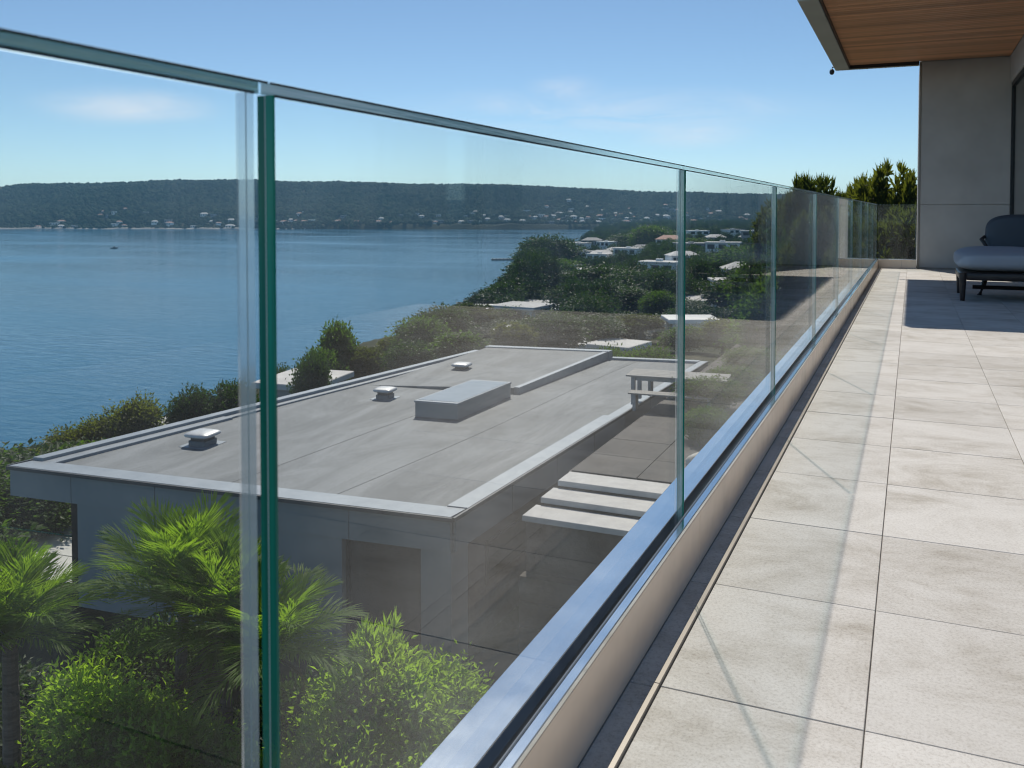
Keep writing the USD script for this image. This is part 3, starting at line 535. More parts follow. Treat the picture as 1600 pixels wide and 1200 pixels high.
# ------------------------------------------------------------------ lounge chair
def superell(cx, cy, cz, rx, ry, rz, n=3.0, m=2.6, seg=40):
    u = np.linspace(-np.pi / 2, np.pi / 2, seg // 2 + 1); v = np.linspace(-np.pi, np.pi, seg, endpoint=False)
    U, V = np.meshgrid(u, v, indexing='ij')
    sp = lambda a, e: np.sign(a) * np.abs(a) ** (2.0 / e)
    x = rx * sp(np.cos(U), m) * sp(np.cos(V), n); y = ry * sp(np.cos(U), m) * sp(np.sin(V), n); z = rz * sp(np.sin(U), m)
    p = np.stack([x + cx, y + cy, z + cz], -1).reshape(-1, 3)
    R, S = U.shape; f = []
    for i in range(R - 1):
        for j in range(S):
            a, b = i * S + j, i * S + (j + 1) % S
            f.append((a, b, b + S, a + S))
    f = np.array(f)
    o = trimesh.Trimesh(p, np.vstack([f[:, [0, 1, 2]], f[:, [0, 2, 3]]]), process=True)
    o.update_faces(o.nondegenerate_faces()); trimesh.repair.fix_normals(o)
    return o
LX0, LX1, LY0, LY1 = 0.50, 1.46, 11.72, 12.95
ch = thing('lounge_chair', 'low lounge chair with thick grey seat cushion and charcoal tub back in the shade', 'lounge chair')
fr = superell((LX0 + LX1) / 2, (LY0 + LY1) / 2, 0.29, 0.475, 0.60, 0.055, n=7, m=7)
part(ch, 'seat_frame', fr, M_WOODFRAME, smooth=40)
for (lx, ly, dx, dy) in ((LX0 + 0.05, LY0 + 0.06, -0.0, -0.0), (LX1 - 0.05, LY0 + 0.06, 0.0, -0.0), (LX0 + 0.06, LY1 - 0.10, -0.0, 0.02), (LX1 - 0.06, LY1 - 0.10, 0.0, 0.02)):
    part(ch, 'leg', tube([(lx, ly, 0.33), (lx, ly, 0.24), (lx + dx, ly + dy, 0.0)], [0.042, 0.040, 0.026], sides=10), M_WOODFRAME, smooth=50)
part(ch, 'stretcher', tube([(LX0 + 0.2, LY1 - 0.3, 0.10), (LX1 - 0.05, LY1 - 0.3, 0.10)], 0.025, sides=8), M_WOODFRAME)
part(ch, 'seat_cushion', superell((LX0 + LX1) / 2 - 0.005, (LY0 + LY1) / 2 - 0.02, 0.478, 0.50, 0.62, 0.145, n=4.2, m=3.0, seg=56), M_FABRIC, smooth=True)
bk = superell((LX0 + LX1) / 2 + 0.30, LY1 - 0.16, 0.74, 0.44, 0.16, 0.27, n=3.2, m=3.4, seg=56)
part(ch, 'back_cushion', bk, M_FABRIC2, smooth=True)
part(ch, 'arm', tube([(LX0 + 0.36, LY1 - 0.30, 0.43), (LX0 + 0.34, LY1 - 0.30, 0.62), (LX0 + 0.295, LY1 - 0.29, 0.70), (LX0 + 0.33, LY1 - 0.2, 0.73)], [0.024, 0.022, 0.026, 0.02], sides=10), M_WOODFRAME, smooth=50)
part(ch, 'back_leg', tube([(LX0 + 0.36, LY1 - 0.22, 0.28), (LX0 + 0.32, LY1 - 0.26, 0.1), (LX0 + 0.28, LY1 - 0.30, 0.0)], [0.03, 0.03, 0.03], sides=8), M_WOODFRAME)

# ------------------------------------------------------------------ the neighbouring flat roofed house
A_, B_, C_, D_ = np.array([-6.76, 12.82]), np.array([-15.98, 11.95]), np.array([-14.05, 28.43]), np.array([-6.16, 29.69])
def hs(s, t):
    """plan point of the neighbouring house: s from its right side (0) to its sea side (1), t from front (0) to back (1)"""
    return (A_ * (1 - s) + B_ * s) * (1 - t) + (D_ * (1 - s) + C_ * s) * t
LW, LD = 9.26, 16.6
def hq(s0, s1, t0, t1): return [hs(s1, t0), hs(s0, t0), hs(s0, t1), hs(s1, t1)]
nh = thing('flat_roofed_house', 'neighbouring house with wide grey flat roof and grey clad front below the terrace', 'house')
ZR = -3.88
GR = -6.45
roof = part(nh, 'roof', prism(hq(0.0, 1.0, 0.0, 1.0), ZR - 0.30, ZR - 0.085), M_ROOF)
cw_f, cw_l, cw_r = 0.44 / LD, 0.52 / LW, 0.34 / LW
part(nh, 'coping', prism(hq(0.0, 1.0, -0.004, cw_f), ZR - 0.05, [ZR - 0.012, ZR - 0.012, ZR - 0.03, ZR - 0.03]), M_COPING)
part(nh, 'coping', prism(hq(1 - cw_l * 0.42, 1.004, cw_f + 0.0002, 1.0), ZR - 0.05, ZR + 0.03), M_COPING)
part(nh, 'coping', prism(hq(1 - cw_l, 1 - cw_l * 0.42 - 0.002, cw_f + 0.0002, 0.30), ZR - 0.09, ZR - 0.03), M_COPING)
part(nh, 'coping', prism(hq(1 - cw_l * 0.85, 1 - cw_l * 0.42 - 0.002, 0.3004, 0.88), ZR - 0.09, ZR - 0.045), M_COPING)
part(nh, 'coping', prism(hq(-0.004, cw_r, cw_f + 0.0002, 0.47), ZR - 0.09, ZR - 0.012), M_COPING)
part(nh, 'coping', prism(hq(-0.002, cw_r * 0.7, 0.4702, 1.0), ZR - 0.09, ZR - 0.03), M_COPING)
part(nh, 'coping', prism(hq(cw_r * 0.7 + 0.001, 1 - cw_l * 0.42 - 0.002, 0.985, 1.002), ZR - 0.09, ZR - 0.012), M_COPING)
part(nh, 'drip_edge', cat_([prism(hq(-0.004, 1.004, -0.0065, -0.0042), ZR - 0.085, ZR - 0.02), prism(hq(-0.0085, -0.0043, -0.004, 1.0), ZR - 0.085, ZR - 0.02), prism(hq(1.0043, 1.008, -0.004, 1.0), ZR - 0.085, ZR - 0.01)]), M_COPEDGE)
for s in (0.27, 0.52):
    pts = [hs(s + 0.008 * math.sin(7 * t + s * 9), t) for t in np.linspace(cw_f + 0.002, 0.97, 14)]
    part(roof, 'seam', tube([(p[0], p[1], ZR - 0.086) for p in pts], 0.008, sides=5), M_SEAMR)
# upper step of the roof at the back, sea side
part(nh, 'raised_roof', prism(hq(0.41, 0.93, 0.60, 0.984), ZR - 0.086, [ZR - 0.083, ZR + 0.08, ZR + 0.17, ZR + 0.17]), M_ROOF)
part(nh, 'raised_coping', prism(hq(0.395, 0.94, 0.9845, 1.004), ZR - 0.08, ZR + 0.205), M_COPING)
part(nh, 'raised_coping', prism(hq(0.402, 0.420, 0.60, 0.984), ZR - 0.084, [ZR + 0.10, ZR + 0.10, ZR + 0.188, ZR + 0.188]), M_COPING)
# fascia and cladding panels of the front
fr_s = [0.0, 0.2, 0.42, 0.63, 0.838, 1.0]
def front(s0, s1, z0, z1, proud=0.0, depth=0.02):
    return prism(hq(s0, s1, -proud / LD, (-proud + depth) / LD), z0, z1)
for s0, s1 in zip(fr_s[:-1], fr_s[1:]):
    part(nh, 'fascia_panel', front(s0 + 0.0008, s1 - 0.0008, ZR - 0.60, ZR - 0.087, 0.06, 0.06), M_PANELGREY)
for k in range(8):
    part(nh, 'fascia_panel', prism(hq(-0.006, -0.001, k / 8 + 0.001, (k + 1) / 8 - 0.001), ZR - 0.60, ZR - 0.087), M_PANELGREY)
    part(nh, 'fascia_panel', prism(hq(1.001, 1.006, k / 8 + 0.001, (k + 1) / 8 - 0.001), ZR - 0.60, ZR - 0.087), M_PANELGREY)
part(nh, 'overhang_soffit', prism(hq(0.0, 1.0, 0.0, 1.0), ZR - 0.595, ZR - 0.31), M_PANELGREY)
for s0, s1 in ((0.215, 0.42), (0.42, 0.63), (0.63, 0.825)):
    part(nh, 'wall_panel', front(s0 + 0.0008, s1 - 0.0008, GR - 0.3, ZR - 0.604, 0.045, 0.16), M_PANELGREY)
part(nh, 'corner_column', front(0.0, 0.058, GR - 0.3, ZR - 0.602, 0.045, 0.55), M_PANELGREY)
wn = part(nh, 'window', cat_([front(0.0585, 0.066, GR, ZR - 0.605, -0.05, 0.1), front(0.2075, 0.2145, GR, ZR - 0.605, -0.05, 0.1), front(0.066, 0.2075, ZR - 0.66, ZR - 0.605, -0.05, 0.1), front(0.066, 0.2075, GR, GR + 0.06, -0.05, 0.1)]), M_BLACK)
part(wn, 'pane', front(0.066, 0.2075, GR + 0.06, ZR - 0.66, -0.08, 0.02), M_DARKGLASS)
part(nh, 'corner_post', front(0.826, 0.842, GR - 0.3, ZR - 0.604, 0.03, 0.2), M_BLACK)
part(nh, 'side_wall', prism(hq(0.012, 0.03, 0.034, 1.0), GR - 0.5, ZR - 0.604), M_SIDEWALL)
for t0, t1 in ((0.08, 0.2), (0.26, 0.38)):
    wn = part(nh, 'window', prism(hq(0.0105, 0.013, t0, t1), GR + 0.9, ZR - 0.9), M_BLACK)
    part(wn, 'pane', prism(hq(0.0095, 0.0104, t0 + 0.006, t1 - 0.006), GR + 0.96, ZR - 0.96), M_DARKGLASS)
part(nh, 'inner_wall', cat_([prism(hq(0.80, 0.825, 0.012, 1.0), GR - 3, ZR - 0.604), prism(hq(0.03, 0.80, 0.97, 1.0), GR - 3, ZR - 0.604)]), M_PANELGREY)
w1 = hs(0.405, -0.085 / LD)
lp = trimesh.creation.icosphere(2, 0.07); lp.apply_scale([1, 0.7, 1.0]); lp.apply_translation([w1[0], w1[1] - 0.03, ZR - 0.40])
part(nh, 'wall_lamp', lp, M_BLACK, smooth=True)
# things standing on that roof
def roof_vent(s, t, label, w=0.42, rz=5, hood=True):
    x, y = hs(s, t); z = ZR - 0.087
    v = thing('roof_vent', label, 'roof vent', (x, y, z), rz, group='small vents on the grey flat roof')
    part(v, 'curb', bevel_box(-w * 0.42, w * 0.42, -w * 0.42, w * 0.42, 0, 0.12, 0.01), M_SEAMR)
    part(v, 'body', bevel_box(-w * 0.36, w * 0.36, -w * 0.36, w * 0.36, 0.12, 0.20, 0.01), M_COPEDGE)
    cap = superell(0, 0, 0.235, w * .62, w * .62, 0.07, n=5, m=2.4, seg=24)
    part(v, 'flashing', bevel_box(-w * .7, w * .7, -w * .7, w * .7, 0, 0.012, 0.004), M_COPING)
    part(v, 'cap', cap, M_VENT, smooth=50)
    return v
roof_vent(0.791, 0.77, 'pale square roof vent farthest back on the raised part of the grey roof', 0.46)
roof_vent(0.749, 0.505, 'pale square roof vent beside the sea edge of the roof, left of the box skylight', 0.44)
roof_vent(0.803, 0.165, 'low flat roof vent nearest the front left corner of the grey roof', 0.5)
sk = thing('skylight', 'long low box skylight with blue grey lid on the flat roof', 'skylight')
sx0, sy0 = -10.96, 19.05
sk_poly = [(-11.04, 19.0), (-9.93, 19.11), (-9.86, 22.07), (-10.97, 21.96)]
part(sk, 'curb', prism(sk_poly, ZR - 0.085, ZR + 0.27), M_PANELGREY)
def grow(poly, k):
    c = np.mean(poly, 0); return [tuple(np.array(p) + k * (np.array(p) - c) / np.linalg.norm(np.array(p) - c)) for p in poly]
part(sk, 'lid', prism(grow(sk_poly, 0.035), ZR + 0.271, ZR + 0.315), M_COPING)
part(sk, 'glazing', prism(grow(sk_poly, -0.10), ZR + 0.3152, ZR + 0.321), M_SKYLIGHT)

# terrace of that house on the sea side with its glass rail
dk = thing('lower_terrace', 'pale paved terrace with thin glass rail tucked under the overhang of the flat roof', 'terrace')
tp = [(-18.9, 12.3), (-14.4, 12.8), (-13.4, 20.5), (-17.9, 20.5)]
part(dk, 'platform', prism(tp, GR - 2.5, GR - 0.02), M_PALE)
for k in range(7):
    a = 12.4 + k * 1.15
    part(dk, 'paver', prism([(-18.8 + 0.13 * (k + 0.0), a), (-14.5 + 0.13 * k, a + 0.45), (-14.5 + 0.13 * (k + 1), a + 1.14 + 0.4), (-18.8 + 0.13 * (k + 1), a + 1.13)], GR - 0.018, GR + 0.01), M_PALEROOF)
for a, b in (((-18.85, 12.35), (-16.4, 12.55)), ((-16.38, 12.55), (-14.45, 12.75)), ((-18.85, 12.4), (-18.3, 16.4)), ((-18.3, 16.42), (-17.8, 20.4))):
    a, b = np.array(a), np.array(b); n_ = np.array([-(b - a)[1], (b - a)[0]]); n_ = n_ / np.linalg.norm(n_) * 0.008
    part(dk, 'glass_rail', prism([a - n_, b - n_, b + n_, a + n_], GR + 0.05, GR + 1.0), M_PANE)
    part(dk, 'rail_edge', prism([a - n_ * 1.3, b - n_ * 1.3, b + n_ * 1.3, a + n_ * 1.3], GR + 1.001, GR + 1.02), M_EDGE)

# garden wall, steps and upper garden between the two houses
PX0, PX1 = -5.98, -0.72
gw = thing('garden_retaining_wall', 'dark stone retaining wall below the pale garden steps', 'retaining wall')
for r_ in range(4):
    zz0, zz1 = GR - 0.35 + r_ * 0.43, GR - 0.35 + (r_ + 1) * 0.43
    xs = np.linspace(PX0, PX1, 6) + (0.45 if r_ % 2 else 0)
    xs[0], xs[-1] = PX0, PX1
    for a, b in zip(xs[:-1], xs[1:]):
        part(gw, 'stone', bevel_box(a + 0.004, b - 0.004, 13.72 + rng.uniform(-.006, .006), 13.9, zz0 + 0.004, zz1 - 0.004, 0.008), M_SIDEWALL)
part(gw, 'backing', box(PX0 + 0.01, PX1, 13.74, 13.95, GR - 0.6, GR + 1.36), M_SIDEWALL)
ST = thing('garden_steps', 'three broad pale concrete steps rising beside the flat roofed house', 'steps')
SZ = -4.10
for k in range(3):
    y0 = 13.86 + k * 0.66
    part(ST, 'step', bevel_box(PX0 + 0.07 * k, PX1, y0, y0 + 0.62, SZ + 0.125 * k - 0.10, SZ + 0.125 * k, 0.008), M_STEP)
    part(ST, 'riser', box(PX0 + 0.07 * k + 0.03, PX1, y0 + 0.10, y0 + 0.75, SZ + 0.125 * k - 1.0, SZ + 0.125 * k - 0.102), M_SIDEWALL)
UG = SZ + 0.26
ug = setd(UsdGeom.Xform.Define(stage, '/World/garden_path').GetPrim(), kind='structure')
part(ug, 'bed', box(PX0 + 0.1, PX1, 15.84, 34, GR - 1, UG - 0.03), M_SIDEWALL)
for j in range(9):
    for i in range(4):
        x0, x1 = PX0 + 0.15 + i * 1.27, PX0 + 0.15 + (i + 1) * 1.27
        part(ug, 'paver', tile_mesh(x0 + .006, x1 - .006, 15.86 + j * 1.3 + .006, 15.86 + (j + 1) * 1.3 - .006, UG - 0.03, UG + rng.uniform(-.004, .004), 0.004), M_PAVE)
single('alley_paving', tile_mesh(-6.6, -0.72, 2.0, 13.71, GR - 0.05, GR + 0.03), M_PAVE, None, kind='structure')
# outdoor table and two benches, pale
tb = thing('garden_table', 'long pale outdoor table beside the right hand edge of the flat roof', 'table', (-5.35, 22.4, UG), 4)
for k in range(5):
    part(tb, 'plank', bevel_box(-1.25, 1.25, -0.5 + k * 0.2 + .006, -0.5 + (k + 1) * 0.2 - .006, 0.72, 0.76, 0.005), M_TEAK)
part(tb, 'apron', cat_([box(-1.1, 1.1, -0.40, -0.36, 0.62, 0.718), box(-1.1, 1.1, 0.36, 0.40, 0.62, 0.718)]), M_COPING)
for sx in (-1, 1):
    for sy in (-1, 1):
        part(tb, 'leg', bevel_box(sx * 1.08 - .05, sx * 1.08 + .05, sy * .38 - .05, sy * .38 + .05, 0, 0.718, 0.006), M_COPING)
for k, (yy, lb) in enumerate(((-0.95, 'pale garden bench on the near side of the outdoor table'), (0.95, 'pale garden bench on the far side of the outdoor table'))):
    bn = thing('garden_bench', lb, 'bench', (-5.35 - 0.07 * yy, 22.4 + yy, UG), 4, group='benches at the outdoor table')
    for q_ in range(3):
        part(bn, 'plank', bevel_box(-1.05, 1.05, -0.2 + q_ * 0.135 + .005, -0.2 + (q_ + 1) * 0.135 - .005, 0.41, 0.445, 0.004), M_TEAK)
    for sx in (-1, 1):
        part(bn, 'leg', bevel_box(sx * 0.9 - .04, sx * 0.9 + .04, -0.17, 0.17, 0, 0.409, 0.006), M_COPING)

# ------------------------------------------------------------------ leaves, bushes, palms, trees
def leaf_quads(c, dirs, up, L, Wd, fold=0.25):
    """pointed leaves (two triangles each folded along the midrib): centres c, direction, up vectors, length, width"""
    side = np.cross(dirs, up); side /= np.linalg.norm(side, axis=1, keepdims=True) + 1e-9
    nrm = np.cross(side, dirs)
    L = np.broadcast_to(L, len(c))[:, None]; Wd = np.broadcast_to(Wd, len(c))[:, None]
    base, tip = c, c + dirs * L
    mid = c + dirs * L * 0.45
    a = mid + side * Wd * 0.5 + nrm * Wd * fold
    b = mid - side * Wd * 0.5 + nrm * Wd * fold
    n = len(c)
    v = np.stack([base, a, tip, b], 1).reshape(-1, 3)
    k = np.arange(n) * 4
    f = np.vstack([np.stack([k, k + 1, k + 2], 1), np.stack([k, k + 2, k + 3], 1)])
    return v, f
def unit(a): return a / (np.linalg.norm(a, axis=-1, keepdims=True) + 1e-9)
def join(ms):
    vs, fs, o = [], [], 0
    for v, f in ms:
        vs.append(v); fs.append(f + o); o += len(v)
    return (np.vstack(vs), np.vstack(fs))
def foliage(seed, nclump, nleaf, leaf=(0.10, 0.05), clump=0.35, flat=1.0, hollow=0.45, tuft=False, lobes=7):
    """a crown of unit radius (x, y) and height 0..2*flat: leaves gathered in clumps, lobed and gappy"""
    R = np.random.default_rng(seed)
    lob = unit(R.normal(size=(lobes, 3)) + [0, 0, 0.35]); lobr = R.uniform(0.72, 1.05, lobes)
    d = unit(R.normal(size=(nclump, 3)) + [0, 0, 0.18])
    prox = np.max((d @ lob.T) * lobr[None], axis=1)
    rad = np.clip(0.25 + 0.8 * prox, 0.35, 1.05) * (hollow + (1 - hollow) * R.random(nclump) ** 0.6)
    cc = d * rad[:, None]
    n = nclump * nleaf
    idx = np.repeat(np.arange(nclump), nleaf)
    if tuft:
        dr = unit(unit(cc[idx] + [0, 0, 0.5]) * 0.8 + R.normal(size=(n, 3)) * 0.75)
        p = cc[idx] + dr * 0.02
        up = unit(R.normal(size=(n, 3)) * 0.5 + [0, 0, 1])
    else:
        off = R.normal(size=(n, 3)) * clump * np.array([1, 1, 0.7]) * R.uniform(0.6, 1.3, nclump)[idx][:, None] * 0.5
        p = cc[idx] + off
        dr = unit(unit(off + 1e-4) * 0.7 + R.normal(size=(n, 3)) * 0.6 + unit(cc[idx]) * 0.4 - [0, 0, 0.2])
        up = unit(R.normal(size=(n, 3)) * 0.7 + [0, 0, 1.0])
    sz = R.uniform(0.7, 1.3, n)
    v, f = leaf_quads(p, dr, up, leaf[0] * sz, leaf[1] * sz)
    v = v * [1, 1, flat]; v[:, 2] += flat
    return v, f
def trunk_mesh(seed, h, r0, crown_r, crown_z, nlimb=6):
    R = np.random.default_rng(seed)
    pts = [(0, 0, -0.3), (0.02 * R.normal(), 0.02 * R.normal(), h * 0.4), (0.1 * R.normal() * crown_r, 0.1 * R.normal() * crown_r, h * 0.8), (0, 0, h * 1.0)]
    ms = [tube(pts, [r0 * 1.25, r0, r0 * 0.75, r0 * 0.5], sides=7)]
    for k in range(nlimb):
        a = k * 2.4 + R.uniform(0, 1); z0 = h * R.uniform(0.5, 0.95)
        e = np.array([math.cos(a), math.sin(a), 0]) * crown_r * R.uniform(0.5, 0.85)
        ms.append(tube([(0, 0, z0), tuple(e * 0.5 + [0, 0, z0 + 0.25 * crown_z]), tuple(e + [0, 0, z0 + crown_z * R.uniform(0.4, 0.8)])], [r0 * 0.5, r0 * 0.3, r0 * 0.1], sides=5))
    return cat_(ms)
_first = {}
def plant(kind, name, label, cat, x, y, z, w, h, group=None, rz=None):
    """put one plant of a kind: w is the crown's width, h the height; the first of a kind carries the meshes"""
    K = KINDS[kind]
    rz = float(rng.uniform(0, 360)) if rz is None else rz
    sc = (w / K['w'], w / K['w'], h / K['h'])
    if kind not in _first:
        t = thing(name, label, cat, (x, y, z), rz, sc, group)
        for nm, mesh, m in K['parts'](): part(t, nm, mesh, m)
        _first[kind] = t
        return t
    return dup(_first[kind], name, label, (x, y, z), rz, sc, cat, group)
def crown_at(vf, s, z):
    return (vf[0] * s + [0, 0, z], vf[1])
def tree_parts(seed, h, cr, flat, m, nclump, nleaf, leaf, tuft=False, trunkr=0.16, clump=0.35, hollow=0.45, lobes=7):
    def mk():
        cz = h - 2 * cr * flat
        yield 'crown', crown_at(foliage(seed, nclump, nleaf, (leaf[0] / cr, leaf[1] / cr), clump, flat, hollow, tuft, lobes), cr, cz), m
        yield 'trunk', trunk_mesh(seed + 1, max(cz, 0.3) + cr * flat * 0.7, trunkr, cr, cr * flat), M_BARK
    return mk
KINDS = {
    'round': dict(w=5.0, h=6.0, parts=tree_parts(11, 6.0, 2.5, 0.95, M_LEAF, 420, 26, (0.30, 0.17))),
    'round_b': dict(w=5.0, h=6.0, parts=tree_parts(12, 6.0, 2.5, 1.0, M_LEAFDARK, 420, 26, (0.30, 0.17))),
    'yellow': dict(w=4.4, h=5.0, parts=tree_parts(13, 5.0, 2.2, 0.9, M_LEAFYEL, 330, 26, (0.27, 0.14))),
    'upright': dict(w=3.0, h=6.5, parts=tree_parts(14, 6.5, 1.5, 1.7, M_LEAF, 300, 26, (0.26, 0.12), clump=0.3)),
    'tuft': dict(w=3.6, h=7.0, parts=tree_parts(15, 7.0, 1.8, 1.25, M_OLIVE, 480, 20, (0.30, 0.075), tuft=True, hollow=0.3, lobes=10)),
    'tuft_b': dict(w=3.6, h=7.0, parts=tree_parts(16, 7.0, 1.8, 1.2, M_OLIVE2, 520, 20, (0.30, 0.08), tuft=True, hollow=0.35, lobes=9)),
    'tuft_dark': dict(w=3.6, h=7.0, parts=tree_parts(17, 7.0, 1.8, 1.3, M_OLIVE, 700, 20, (0.28, 0.085), tuft=True, hollow=0.3)),
    'bush': dict(w=2.2, h=2.0, parts=tree_parts(21, 2.0, 1.1, 0.86, M_LEAF, 520, 32, (0.115, 0.056), trunkr=0.05, clump=0.34, hollow=0.62)),
    'bush_bright': dict(w=2.2, h=2.0, parts=tree_parts(22, 2.0, 1.1, 0.86, M_LEAFBRIGHT, 520, 32, (0.125, 0.056), trunkr=0.05, clump=0.34, hollow=0.62)),
    'bush_dark': dict(w=2.2, h=2.0, parts=tree_parts(23, 2.0, 1.1, 0.86, M_LEAFDARK, 460, 32, (0.125, 0.062), trunkr=0.05, clump=0.34, hollow=0.62)),
    'spray': dict(w=1.6, h=2.0, parts=tree_parts(24, 2.0, 0.8, 1.1, M_LEAFBRIGHT, 210, 22, (0.17, 0.034), tuft=True, trunkr=0.04, hollow=0.2)),
}
def palm(seed, h, frond, nfrond, label, x, y, z, spread=(-0.25, 1.25), stiff=0.75, trunk_r=0.09, m=None, skirt=0):
    R = np.random.default_rng(seed)
    t = thing('palm_tree', label, 'palm', (x, y, z), 0, group=None)
    lean = R.normal(size=2) * 0.05
    tp = [(0, 0, -0.3), (lean[0], lean[1], h * 0.5), (lean[0] * 2.2, lean[1] * 2.2, h)]
    zz = np.linspace(0, 1, 26)
    P = np.stack([np.interp(zz, [0, .5, 1], [q[k] for q in tp]) for k in range(3)], 1)
    rr = trunk_r * (1.25 - 0.35 * zz) * (1 + 0.10 * (np.arange(26) % 2))
    part(t, 'trunk', tube(P, rr, sides=12), M_PALMBARK)
    top = np.array([tp[2][0], tp[2][1], h])
    def one(az, el0, L, dry=False):
        n = 30
        s = np.linspace(0, 1, n)
        el = el0 - (1.15 - stiff * 0.6) * s ** 1.6 * (1.6 if dry else 1.0)
        dx = np.cos(el); dz = np.sin(el)
        step = L / (n - 1)
        hx = np.concatenate([[0], np.cumsum((dx[:-1] + dx[1:]) / 2 * step)]); hz = np.concatenate([[0], np.cumsum((dz[:-1] + dz[1:]) / 2 * step)])
        d = np.array([math.cos(az), math.sin(az), 0]); sd = np.array([-math.sin(az), math.cos(az), 0])
        rach = top + hx[:, None] * d + hz[:, None] * np.array([0, 0, 1])
        tan = unit(np.gradient(rach, axis=0))
        rm = tube(rach, np.linspace(0.016, 0.003, n), sides=4, caps=False)
        ms = [(np.array(rm.vertices), np.array(rm.faces))]
        q = np.linspace(0.14, 0.99, 46)
        cen = np.stack([np.interp(q, s, rach[:, k]) for k in range(3)], 1); tt = unit(np.stack([np.interp(q, s, tan[:, k]) for k in range(3)], 1))
        upv = unit(np.cross(tt, np.cross(np.array([[0, 0, 1.0]]), tt) + 1e-6))
        ll = L * 0.36 * (0.45 + 1.0 * np.sin(np.pi * np.clip(q * 0.92 + 0.08, 0, 1)) ** 0.7)
        for sg in (-1, 1):
            ang = np.interp(q, [0.1, 0.6, 1.0], [0.85, 0.6, 0.22])
            dirs = unit(tt * np.cos(ang)[:, None] + sg * sd * np.sin(ang)[:, None] + upv * 0.22 + R.normal(size=(46, 3)) * 0.07)
            a, f1 = leaf_quads(cen, dirs, upv, ll * 0.55, 0.024 + 0 * ll, 0.1)
            tipd = unit(dirs - [0, 0, 0.35 if not dry else 0.9])
            b, f2 = leaf_quads(cen + dirs * (ll * 0.42)[:, None], tipd, upv, ll * 0.6, 0.020 + 0 * ll, 0.1)
            ms += [(a, f1), (b, f2)]
        return join(ms)
    for k in range(nfrond):
        az = k * 2.39996 + R.uniform(-.2, .2)
        u = (k + 0.5) / nfrond
        el = spread[1] - (spread[1] - spread[0]) * u ** 1.2 + R.uniform(-.1, .1)
        part(t, 'frond', one(az, el, frond * R.uniform(0.85, 1.1)), m or M_PALM)
    for k in range(skirt):
        part(t, 'dry_frond', one(k * 2.39996 + 1, -0.55 + R.uniform(-.2, .1), frond * R.uniform(0.6, 0.8), True), M_PALMDRY)
    return t

